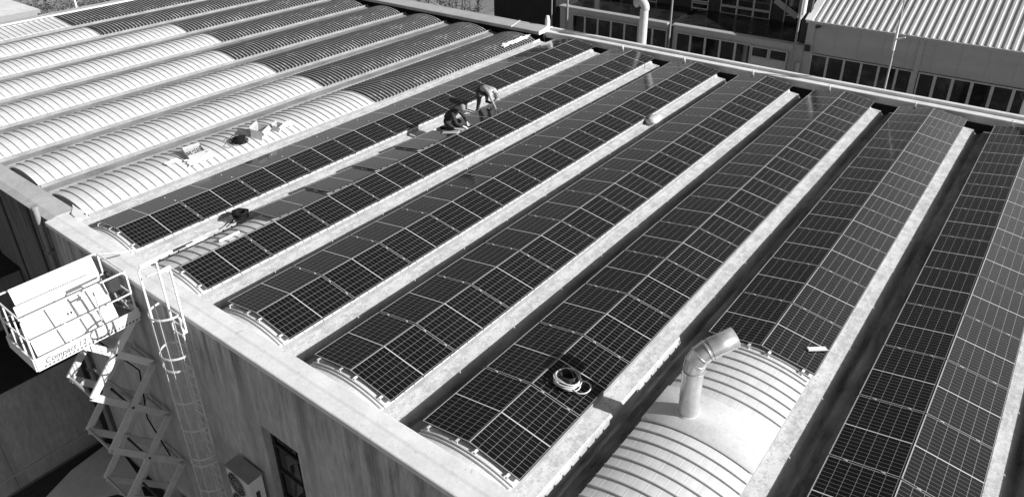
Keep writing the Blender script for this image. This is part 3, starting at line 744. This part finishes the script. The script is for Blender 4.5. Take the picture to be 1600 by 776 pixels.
# clutter at the platform end
t = thing('tool_pile', 'jumble of tools and cables at the wall end of the lift platform', 'tools', None, (4.9, -1.15, -.90))
random.seed(21); m = MB()
for i in range(26):
    x, y, z = random.uniform(-.45, .5), random.uniform(-.12, .1), random.uniform(0, .45); q = random.uniform(0, 3.1)
    m.bar((x, y, z), (x+.18*math.cos(q), y+.1*math.sin(q), z+random.uniform(-.08, .1)), .03, .03)
m.build('tools', 'midgrey', t)
m = MB()
for i in range(10):
    R = random.uniform(.06, .12); m.tube([(-.1+R*math.cos(q), .03*math.sin(q*2), .85+R*math.sin(q)) for q in [j*math.pi/7 for j in range(14)]], .012, 5, closed=True)
m.build('cable_bundle', 'rubber', t)

# ------------------------------------------------------------------ neighbour building at the lower left
NB = thing('low_annex', 'low rendered annex with a black flat roof in the shaded corner', 'building', None, (-.34, -5, GROUND))
def NBp(m, n, mat): return shift(m.build(n, mat, NB), NB)
m = MB(); m.box(-3.3, -.34, -30, -.74, GROUND, -5.09); NBp(m, 'wall', 'annexw')
m = MB(); m.box(-.336, -.30, -30, -.80, GROUND+.02, -7.85); NBp(m, 'plinth', 'annexw')
m = MB(); m.box(-.34, -.28, -30, -.80, -7.85, -7.82); NBp(m, 'plinth_flashing', 'midgrey')
m = MB(); m.box(-3.3, -.30, -30, -.76, -5.086, -5.03); NBp(m, 'flat_roof', 'black')
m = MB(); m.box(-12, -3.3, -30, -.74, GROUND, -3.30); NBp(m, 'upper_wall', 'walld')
m = MB(); m.box(-12.1, -3.24, -30, -.74, -3.295, -3.22); NBp(m, 'upper_roof', 'black')
m = MB(); m.box(-.32, -.12, -.86, -.74, GROUND, -5.0); m.box(.0, .08, -.84, -.74, GROUND, -4.6); NBp(m, 'corner_gap', 'dark')  # dark boxes standing in for the dark upright gaps at the corner

# neighbour behind the left end
LB = thing('pale_roof_building', 'low neighbouring building with a plain pale roof beyond the left end', 'building', None, (-30, 0, GROUND))
m = MB(); m.box(-70, -25.0, -40, 9.6, GROUND, -.62); shift(m.build('wall', 'grey', LB), LB)
m = MB(); m.box(-70.2, -25.0, -40.2, 9.8, -.62, -.42); shift(m.build('roof_edge', 'grey', LB), LB)
m = MB(); m.add([(-25.0, -40.2, -.415), (-25.0, 9.8, -.415), (-70.2, 9.8, -.415), (-70.2, -40.2, -.415)], [(0, 1, 2, 3)]); shift(m.build('roof', 'parw', LB), LB)

# ------------------------------------------------------------------ far buildings
FB = thing('glazed_workshop', 'dark workshop with long window bands and glossy black lean-to roofs behind far parapet', 'building')
YF = 29.0; YU = 32.55
m = MB(); m.box(-3.0, 10.15, YF+.08, YF+.3, -3.0, -1.02); m.box(-3.0, 10.15, YF+.08, YF+.3, GROUND, -5.0); m.build('lower_wall', 'frameg', FB)
m = MB(); m.box(-3.0, 10.15, YF+.02, YF+.07, GROUND, -2.95); m.build('lower_cladding', 'midgrey', FB)
m = MB()
for x0, x1 in ((-3.0, 3.45), (3.75, 10.1)): m.extrude_x([(YF-.15, -1.02), (YF-.15, -.96), (YF-.13, -.94), (YF+.2, -.92), (YF+.2, -1.02)], x0, x1)
m.build('eaves', 'midgrey', FB)
m = MB()
for x0, x1 in ((-3.0, 3.4), (3.8, 10.05)): m.extrude_x([(YF+.12, -1.0), (YF+.12, -.96), (YU, -.9), (YU, -1.0)], x0, x1)
m.build('lean_to_roof', 'gloss', FB)
def window(x0, x1, z0, z1, y, parent, fw=.06, mat='frameg'):
    f = MB(); f.box(x0, x1, y-.05, y+.01, z1-fw, z1); f.box(x0, x1, y-.05, y+.01, z0, z0+fw); f.box(x0, x0+fw, y-.05, y+.01, z0+fw, z1-fw); f.box(x1-fw, x1, y-.05, y+.01, z0+fw, z1-fw)
    fo = f.build('window', mat, parent); p = MB(); p.box(x0+fw, x1-fw, y-.02, y-.01, z0+fw, z1-fw); p.build('pane', 'glass', fo); return fo
def band(xs, z0, z1, y, parent, g=.0, fw=.055, mat='frameg'):
    for a_, b_ in zip(xs[:-1], xs[1:]): window(a_+g, b_-g, z0, z1, y, parent, fw, mat)
band([-2.56+i*.857 for i in range(8)], -2.8, -1.33, YF, FB)
band([3.98+i*.81 for i in range(6)], -2.8, -1.33, YF, FB)
window(8.05, 8.93, -1.92, -1.36, YF, FB); window(8.96, 9.85, -1.92, -1.36, YF, FB)
m = MB(); m.box(8.05, 9.85, YF-.06, YF+.02, -3.0, -1.93); m.build('apron_panel', 'frameg', FB)
m = MB(); m.box(-3.0, 10.4, YU+.05, YU+4, -1.0, 1.7); m.build('upper_wall', 'dark', FB)
for x0, x1 in ((-2.2, -.7), (-.6, .9)): band([x0, (x0+x1)/2, x1], -.9, .9, YU, FB)
window(3.05, 4.05, -.9, -.55, YU, FB); window(3.05, 4.05, -.5, .9, YU, FB)
xs = [4.75, 5.69, 6.6, 7.53]
for a_, b_ in zip(xs[:-1], xs[1:]): window(a_, b_, -.93, -.52, YU, FB, .05); window(a_, b_, -.50, .9, YU, FB, .05)
window(8.25, 9.0, -.56, .9, YU, FB, .05)
m = MB(); m.bar((8.3, YU-.1, -.9), (8.3, YU-.1, .9), .06, .06); m.bar((8.95, YU-.06, -.55), (7.7, YU-.06, .15), .04, .3); m.build('upper_strut', 'midgrey', FB)
for x in (-2.63, 3.78, 10.25):
    m = MB(); m.tube([(x, YF-.45, -6), (x, YF-.45, 3)], .055, 8); tag(m.build('downpipe', 'grey', FB))
m = MB(); m.box(-3.36, -3.04, YF-.1, YF+.3, GROUND, -1.02); m.box(-3.42, -3.0, YF-.16, YF+.34, -1.02, -.94); m.build('pier', 'midgrey', FB)
m = MB(); m.box(3.48, 3.72, YF+.0, YF+.3, GROUND, -1.1); m.build('dark_pier', 'dark', FB); m = MB(); m.box(10.16, 10.5, YF+.3, YF+.6, GROUND, 3); m.build('dark_pier', 'dark', FB)
m = MB(); m.box(3.41, 3.79, YF+.1, YU, -1.2, -.99); m.build('gap_filler', 'black', FB)  # black box added to hide the sunlit streak between the lean-to roofs
# dark shed to the left
DS = thing('black_shed', 'black panelled shed beside the bare shrubs behind far parapet', 'shed')
m = MB(); m.box(-8.2, -3.6, YF-.2, YF+4, GROUND, 1.5); m.build('wall', 'black', DS)
m = MB()
for x in (-7.1, -6.0, -4.9, -3.8): m = MB(); m.box(x-.015, x+.015, YF-.225, YF-.2, GROUND, 1.45); m.build('panel_joint', 'dark', DS)
m = MB()
m.box(-8.1, -3.62, YF-.22, YF-.2, .25, .28); m.build('panel_joint', 'dark', DS)
m = MB(); m.tube([(-3.75, YF-.4, -3.0), (-3.75, YF-.4, 2)], .04, 8); m.tube([(-3.2, YF-.5, .3), (-3.2, YF-.5, 2)], .05, 8); m.build('drain_pipe', 'grey', DS)

RB = thing('ribbed_roof_hall', 'industrial hall with a pale ribbed roof and grey translucent cladding', 'building')
m = MB(); m.box(10.95, 26, YF, YF+.2, -1.22, .25); m.box(10.95, 26, YF+.05, YF+.3, GROUND, -2.9); m.box(10.56, 10.95, YF-.04, YF+8, GROUND, .28); m.box(25.8, 26, YF+.2, YF+9, GROUND, .3)
m.build('wall', 'cladding', RB)
m = MB()
for i in range(12): m = MB(); m.box(11.9+i*1.02, 11.915+i*1.02, YF-.012, YF, -1.2, .2); m.build('cladding_joint', 'midgrey', RB)
m = MB(); m.box(15.36, 15.56, YF-.06, YF-.002, GROUND, .2); m.build('post', 'midgrey', RB)
m = MB(); m.box(10.6, 10.93, YF-.08, YF-.045, -1.05, .3); m.box(10.1, 10.55, YF-.05, YF+.3, GROUND, -1.0); m.box(10.1, 10.7, YF-.12, YF+.3, -.99, -.93); m.tube([(10.45, YF-.25, -4), (10.45, YF-.25, -1.7)], .12, 12); m.build('corner_pier', 'midgrey', RB)
m = MB(); m.box(10.62, 10.86, YF-.18, YF-.05, -1.15, -.86); m.build('meter_box', 'dark', RB); m = MB(); m.bar((10.95, YF-.12, -.0), (11.15, YF-.12, .1), .05, .12); m.build('lamp_box', 'dark', RB)
xs = [10.95, 11.71, 12.46, 13.22, 13.97, 14.73, 15.36]
band(xs, -3.0, -1.25, YF, RB, 0, .05); band([15.6, 16.27, 16.96, 17.69, 18.45, 19.22, 20.0, 20.8, 21.6], -3.0, -1.25, YF, RB, 0, .06)
m = MB(); m.box(10.95, 26, YF+.6, YF+.8, GROUND, -1.3); m.build('inner_wall', 'dark', RB)
# pitched ribbed roof, 25 degrees
pitch = rad(25); m = MB(); prof = []
x = 10.75
while x < 26: prof += [(x, 0), (x+.13, 0), (x+.17, .042), (x+.26, .042), (x+.30, 0)]; x += .30
n = len(prof); Ln = 12
def rp(px, pz, d): return (px, YF-.12+d*math.cos(pitch)-pz*math.sin(pitch), .28+d*math.sin(pitch)+pz*math.cos(pitch))
vs = [rp(a_, b_, 0) for a_, b_ in prof]+[rp(a_, b_, Ln) for a_, b_ in prof]+[rp(a_, -.03, 0) for a_, b_ in prof]
m.add(vs, [(i, i+1, n+i+1, n+i) for i in range(n-1)]+[(i, i+1, 2*n+i+1, 2*n+i) for i in range(n-1)], 0)
m.build('ribbed_roof', 'roofm', RB)
m = MB(); m.bar(rp(10.60, .03, -.02), rp(10.60, .03, Ln), .34, .05, (0, -math.sin(pitch), math.cos(pitch))); m.build('verge', 'white', RB)
m = MB(); m.box(10.5, 26, YF-.22, YF-.06, .19, .30); m.build('roof_gutter', 'midgrey', RB)
m = MB(); m.tube([(10.28, YF-.2, .6), (10.28, YF-.2, 3)], .14, 12); m.tube([(10.28, YF-.2, .6), (10.15, YF-.2, .35)], .12, 12); m.build('white_pipe', 'white', RB)

# ------------------------------------------------------------------ trees and shrubs
def shrub(name, loc, R, H, nl, label, group, leafy=True, seed=1, lm='leaf'):
    random.seed(seed); t = thing(name, label, 'shrub' if not leafy else 'tree', group, loc)
    m = MB(); tips = []
    for i in range(9):
        q = random.uniform(0, 6.28); r = random.uniform(.3, 1)*R; p = Vector((0, 0, 0)); pts = [p]
        tgt = Vector((r*math.cos(q), r*math.sin(q), H*random.uniform(.7, 1)))
        for s_ in range(1, 5):
            pts.append(tgt*(s_/4)+Vector((random.uniform(-.1, .1), random.uniform(-.1, .1), 0))*R)
        m.tube(pts, [.09*R/2, .07*R/2, .05*R/2, .03*R/2, .012], 6); tips += pts[2:]
    m.build('trunk', 'bark', t)
    tw = MB()
    for i in range(nl//3):
        b = random.choice(tips)*random.uniform(.6, 1); d = Vector((random.gauss(0, 1), random.gauss(0, 1), random.uniform(-.2, 1.2))).normalized()*random.uniform(.2, .5)*R
        tw.tube([b, b+d*.5+Vector((0, 0, random.uniform(-.1, .2))), b+d], [.022, .015, .006], 4, caps=False)
    tw.build('twigs', 'twig', t)
    if leafy:
        lf = MB()
        for i in range(nl):
            b = random.choice(tips)*random.uniform(.8, 1.05)+Vector((random.gauss(0, .28), random.gauss(0, .28), random.gauss(0, .2)))*R
            s_ = random.uniform(.05, .13); u = Vector((random.gauss(0, 1), random.gauss(0, 1), random.gauss(0, 1))).normalized(); v = u.orthogonal().normalized()
            lf.add([b, b+u*s_+v*s_*.4, b+u*s_*2, b+u*s_-v*s_*.4], [(0, 1, 2, 3)])
        lf.build('crown', lm, t)
    return t
gt = 'trees beyond the left end of the roof'
shrub('leafy_tree', (-36.5, 14.4, GROUND), 2.6, 6.6, 5200, 'rounded leafy tree with pale branches nearest the pale roofed building', gt, True, 31)
shrub('leafy_tree', (-38.0, 18.2, GROUND), 2.6, 6.2, 4800, 'leafy tree with pale branches in the middle beyond the left parapet', gt, True, 32)
shrub('leafy_tree', (-39.5, 22.5, GROUND), 2.8, 6.4, 4800, 'leafy tree with pale branches farthest along behind the left parapet', gt, True, 33)
shrub('bare_shrub', (-9.8, 27.6, GROUND), 1.9, 8.2, 2400, 'bare twiggy shrub close beside the black shed wall', 'bare shrubs by the shed', False, 34)
shrub('bare_shrub', (-12.6, 28.4, GROUND), 2.0, 8.0, 2400, 'bare twiggy shrub farther left, away from the black shed', 'bare shrubs by the shed', False, 35)
m = MB(); m.tube([(0, 0, 0), (0, 0, 9)], .07, 8); tag(m.build('street_pole', 'white', None, (-31.5, 14.3, GROUND)), 'thin white pole rising beside the leafy trees beyond left parapet', 'pole')
m = MB(); m.tube([(0, 0, 0), (0, 0, 1.6)], .03, 8); tag(m.build('lightning_rod', 'white', None, (-19.2, 16.9, -.1)), 'thin white rod standing on the leftmost dark roof strip', 'rod')

# ------------------------------------------------------------------ people
def skin_mesh(name, joints, edges, radii, mats, root=0, sub=1):
    me = bpy.data.meshes.new(name); me.from_pydata([tuple(j) for j in joints], edges, []); o = bpy.data.objects.new('tmp', me); COL.objects.link(o)
    bpy.context.view_layer.objects.active = o
    md = o.modifiers.new('skin', 'SKIN'); md.use_smooth_shade = True
    for i, r in enumerate(radii):
        me.skin_vertices[0].data[i].radius = (r, r) if not isinstance(r, tuple) else r
        me.skin_vertices[0].data[i].use_root = (i == root)
    sb = o.modifiers.new('sub', 'SUBSURF'); sb.levels = sub; sb.render_levels = sub
    bpy.context.view_layer.update()
    dg = bpy.context.evaluated_depsgraph_get(); out = bpy.data.meshes.new_from_object(o.evaluated_get(dg)); bpy.data.objects.remove(o)
    out.name = name; out.materials.clear()
    for m_ in mats: out.materials.append(MAT[m_])
    for p in out.polygons: p.use_smooth = True
    return out
def head_mb(c, fwd, up, r=.095):
    m = MB(); fwd = fwd.normalized(); up = (up-fwd*up.dot(fwd)).normalized(); rt = fwd.cross(up)
    vs = []; nu, nv = 14, 10
    for i in range(nv+1):
        th = math.pi*i/nv
        for j in range(nu):
            ph = 2*math.pi*j/nu; x = math.sin(th)*math.cos(ph); y = math.sin(th)*math.sin(ph); z = math.cos(th)
            s_ = 1-.18*max(0, -z); vs.append(c+fwd*(x*r*1.05*s_)+rt*(y*r*.82*s_)+up*(z*r*1.28))
    m.add(vs, [(i*nu+j, i*nu+(j+1) % nu, (i+1)*nu+(j+1) % nu, (i+1)*nu+j) for i in range(nv) for j in range(nu)], 0, True)
    nose = c+fwd*r*1.02-up*r*.1; m.hexa([nose-rt*.014-up*.03, nose+rt*.014-up*.03, nose+fwd*.022-up*.022+rt*.008, nose+fwd*.022-up*.022-rt*.008, nose-rt*.006+up*.02, nose+rt*.006+up*.02, nose+fwd*.006+up*.015+rt*.003, nose+fwd*.006+up*.015-rt*.003])
    for s_ in (-1, 1):
        e_ = c+rt*s_*r*.82-up*.005; m.hexa([e_-fwd*.02-up*.03, e_+fwd*.015-up*.03, e_+fwd*.012-up*.03+rt*s_*.015, e_-fwd*.02-up*.03+rt*s_*.015, e_-fwd*.02+up*.03, e_+fwd*.015+up*.03, e_+fwd*.012+up*.03+rt*s_*.02, e_-fwd*.02+up*.03+rt*s_*.02])
    f2 = MB()
    for s_ in (-1, 1):
        e_ = c+fwd*r*.97+rt*s_*.032+up*.012; f2.hexa([e_-rt*.013-up*.006, e_+rt*.013-up*.006, e_+rt*.013-up*.006+fwd*.008, e_-rt*.013-up*.006+fwd*.008, e_-rt*.013+up*.006, e_+rt*.013+up*.006, e_+rt*.013+up*.006+fwd*.008, e_-rt*.013+up*.006+fwd*.008])
    e_ = c+fwd*r*.90-up*.062; f2.hexa([e_-rt*.022-up*.004, e_+rt*.022-up*.004, e_+rt*.022-up*.004+fwd*.01, e_-rt*.022-up*.004+fwd*.01, e_-rt*.022+up*.004, e_+rt*.022+up*.004, e_+rt*.022+up*.004+fwd*.01, e_-rt*.022+up*.004+fwd*.01])
    return m, f2
def person(loc, label, J, shirt, trous, fwd, capstyle, glove=False):
    """J: dict of joints relative to loc"""
    t = thing('person', label, 'person', None, loc); V3 = lambda k: Vector(J[k])
    names = ['pelvis', 'waist', 'chest', 'neck', 'headbase', 'headc', 'shL', 'elL', 'wrL', 'haL', 'shR', 'elR', 'wrR', 'haR', 'hipL', 'knL', 'anL', 'toL', 'hipR', 'knR', 'anR', 'toR']
    idx = {n_: i for i, n_ in enumerate(names)}
    E_ = [('pelvis', 'waist'), ('waist', 'chest'), ('chest', 'neck'), ('neck', 'headbase'), ('headbase', 'headc'), ('chest', 'shL'), ('shL', 'elL'), ('elL', 'wrL'), ('wrL', 'haL'), ('chest', 'shR'), ('shR', 'elR'), ('elR', 'wrR'), ('wrR', 'haR'),
          ('pelvis', 'hipL'), ('hipL', 'knL'), ('knL', 'anL'), ('anL', 'toL'), ('pelvis', 'hipR'), ('hipR', 'knR'), ('knR', 'anR'), ('anR', 'toR')]
    rr = dict(pelvis=.09, waist=.09, chest=.11, neck=.06, headbase=.058, headc=.075, shL=.06, shR=.06, elL=.042, elR=.042, wrL=.03, wrR=.03, haL=.034, haR=.034, hipL=.06, hipR=.06, knL=.045, knR=.045, anL=.042, anR=.042, toL=.036, toR=.036)
    me = skin_mesh('body', [V3(n_) for n_ in names], [(idx[a_], idx[b_]) for a_, b_ in E_], [rr[n_] for n_ in names], ['glove' if glove else 'skin'])
    # head and fingers joined to the body mesh
    hm, face = head_mb(V3('headc'), Vector(fwd[0]), Vector(fwd[1])); bm = bmesh.new(); bm.from_mesh(me)
    hmm = hm.mesh('h', ['skin']); bm.from_mesh(hmm)
    for s_ in 'LR':
        wr, ha = V3('wr'+s_), V3('ha'+s_); d = (ha-wr).normalized(); side = d.cross(Vector((0, 0, 1))); side = side.normalized() if side.length > .1 else Vector((0, 1, 0)); fl = MB(); pn = side.cross(d)
        for i, ln in enumerate((.068, .078, .072, .056)):
            b_ = ha+side*(i-1.5)*.02; fl.tube([b_, b_+d*ln*.55, b_+d*ln-pn*.02*(1 if pn.z > 0 else -1)], [.009, .0085, .007], 6)
        b_ = ha-d*.02-side*.034; fl.tube([b_, b_-side*.025+d*.02, b_-side*.03+d*.05], [.011, .010, .008], 6)
        bm.from_mesh(fl.mesh('f', ['skin']))
    bm.to_mesh(me); bm.free(); me.materials.clear(); me.materials.append(MAT['glove' if glove else 'skin']); me.materials.append(MAT['skin']); hands_ = [V3('haL'), V3('haR')]
    hc = V3('headc')
    for p in me.polygons:
        p.material_index = 0 if min((p.center-h_).length for h_ in hands_) < .12 else 1; p.use_smooth = True
    link('body', me, t)
    face.build('face', 'dark', bpy.data.objects[t.name]) if False else face.build('face', 'dark', t)
    nm = ['pelvis', 'waist', 'chest', 'neck', 'shL', 'elL', 'wrL', 'shR', 'elR', 'wrR']; ix = {n_: i for i, n_ in enumerate(nm)}
    ed = [('pelvis', 'waist'), ('waist', 'chest'), ('chest', 'neck'), ('chest', 'shL'), ('shL', 'elL'), ('elL', 'wrL'), ('chest', 'shR'), ('shR', 'elR'), ('elR', 'wrR')]
    bk = 0 if shirt[1] else .035
    r2 = dict(pelvis=.145+bk, waist=.15+bk, chest=.175+bk, neck=.07+bk/2, shL=.085, shR=.085, elL=.06, elR=.06, wrL=.045, wrR=.045)
    if shirt[1]: # short sleeves
        J = dict(J); J['wrL'] = tuple(V3('shL').lerp(V3('elL'), .9)); J['wrR'] = tuple(Vector(J['shR']).lerp(Vector(J['elR']), .9)); J['elL'] = tuple(Vector(J['shL']).lerp(Vector(J['elL']), .5)); J['elR'] = tuple(Vector(J['shR']).lerp(Vector(J['elR']), .5))
    link('jacket' if not shirt[1] else 'shirt', skin_mesh('shirt', [Vector(J[n_]) for n_ in nm], [(ix[a_], ix[b_]) for a_, b_ in ed], [r2[n_] for n_ in nm], [shirt[0]]), t)
    nm = ['pelvis', 'hipL', 'knL', 'anL', 'hipR', 'knR', 'anR', 'seat']; ix = {n_: i for i, n_ in enumerate(nm)}; J = dict(J); J['seat'] = tuple(Vector(J['pelvis']).lerp(Vector(J['waist']), .4))
    ed = [('pelvis', 'hipL'), ('hipL', 'knL'), ('knL', 'anL'), ('pelvis', 'hipR'), ('hipR', 'knR'), ('knR', 'anR'), ('pelvis', 'seat')]
    r3 = dict(pelvis=.165, hipL=.12, knL=.08, anL=.06, hipR=.115, knR=.08, anR=.06, seat=.14)
    link('trousers', skin_mesh('trousers', [Vector(J[n_]) for n_ in nm], [(ix[a_], ix[b_]) for a_, b_ in ed], [r3[n_] for n_ in nm], [trous]), t)
    for s_ in 'LR':
        an, to = Vector(J['an'+s_]), Vector(J['to'+s_]); m = MB(); d = (to-an); d.z = 0; d = d.normalized() if d.length > .01 else Vector((1, 0, 0))
        zb = min(an.z, to.z)-.045
        m.tube([Vector((an.x, an.y, zb+.05))-d*.06, Vector((an.x, an.y, zb+.06)), Vector((an.x, an.y, zb+.045))+d*.12, Vector((an.x, an.y, zb+.04))+d*.2], [.035, .052, .05, .03], 10)
        m.build('shoe', 'rubber', t)
    f, u = Vector(fwd[0]).normalized(), Vector(fwd[1]); u = (u-f*u.dot(f)).normalized(); rt = f.cross(u)
    m = MB(); vs = []; nu = 14
    for i in range(6):
        th = (math.pi*.52)*i/5
        for j in range(nu):
            ph = 2*math.pi*j/nu; vs.append(hc+f*(math.sin(th)*math.cos(ph)*.112-.005)+rt*(math.sin(th)*math.sin(ph)*.09)+u*(math.cos(th)*.132+.005))
    m.add(vs, [(i*nu+j, i*nu+(j+1) % nu, (i+1)*nu+(j+1) % nu, (i+1)*nu+j) for i in range(5) for j in range(nu)], 0, True)
    if capstyle == 'cap':
        b_ = hc+f*.10+u*.03; m.hexa([b_-rt*.07-u*.004, b_+rt*.07-u*.004, b_+rt*.05+f*.07-u*.02, b_-rt*.05+f*.07-u*.02, b_-rt*.07+u*.004, b_+rt*.07+u*.004, b_+rt*.05+f*.07-u*.012, b_-rt*.05+f*.07-u*.012])
    m.build('cap' if capstyle == 'cap' else 'beanie', 'capm', t)
    return t
# bending worker, light shirt: standing in the gutter, hand on a panel. world coordinates minus loc
A = (4.45, 12.35, -.40)
J2 = dict(pelvis=(.10, 0, .80), waist=(.26, 0, .93), chest=(.52, 0, .94), neck=(.68, -.01, .88), headbase=(.74, -.01, .82), headc=(.80, -.02, .74),
          shL=(.58, .19, .86), elL=(.66, .24, .60), wrL=(.52, .20, .42), haL=(.50, .17, .34), shR=(.60, -.18, .88), elR=(.74, -.20, .64), wrR=(.88, -.18, .40), haR=(.90, -.18, .34),
          hipL=(.08, .10, .74), knL=(.20, .12, .46), anL=(.24, .12, .36), toL=(.36, .13, .34), hipR=(.06, -.10, .74), knR=(.10, -.12, .42), anR=(.0, -.12, .08), toR=(.16, -.13, .04))
J2['knL'] = (.26, .12, .62); J2['anL'] = (.26, .12, .385); J2['toL'] = (.42, .13, .36)
person(A, 'person in a pale shirt and cap bending forward to touch a panel', J2, ('cloth_l', True), 'cloth_m', ((.55, -.1, -.8), (.8, 0, .6)), 'cap')
B_ = (5.30, 9.95, -.08)
J1 = dict(pelvis=(-.16, 0, .28), waist=(-.10, 0, .44), chest=(.12, 0, .66), neck=(.34, -.02, .80), headbase=(.42, -.03, .82), headc=(.56, -.04, .82),
          shL=(.18, .2, .62), elL=(.38, .24, .40), wrL=(.56, .12, .32), haL=(.63, .08, .29), shR=(.22, -.19, .64), elR=(.42, -.24, .36), wrR=(.60, -.10, .27), haR=(.66, -.06, .23),
          hipL=(-.12, .12, .24), knL=(.26, .18, .26), anL=(-.02, .18, .06), toL=(.12, .19, .05), hipR=(-.12, -.12, .22), knR=(.26, -.20, .10), anR=(-.12, -.22, .06), toR=(-.24, -.22, .05))
J1['headc'] = (.52, -.04, .86); J1['headbase'] = (.42, -.03, .83)
person(B_, 'person in dark workwear and a beanie crouching beside the loose panels', J1, ('cloth_d', False), 'cloth_d', ((.8, -.15, -.5), (.5, 0, .85)), 'beanie', True)
m = MB(); m.box(-.28, .28, -.12, .12, 0, .02)
o = tag(m.build('kneeling_board', 'offwhite', None, (5.55, 9.62, -.035)), 'thin pale board under the crouching person', 'board'); o.rotation_euler = (0, -SLOPE*.9, rad(20))
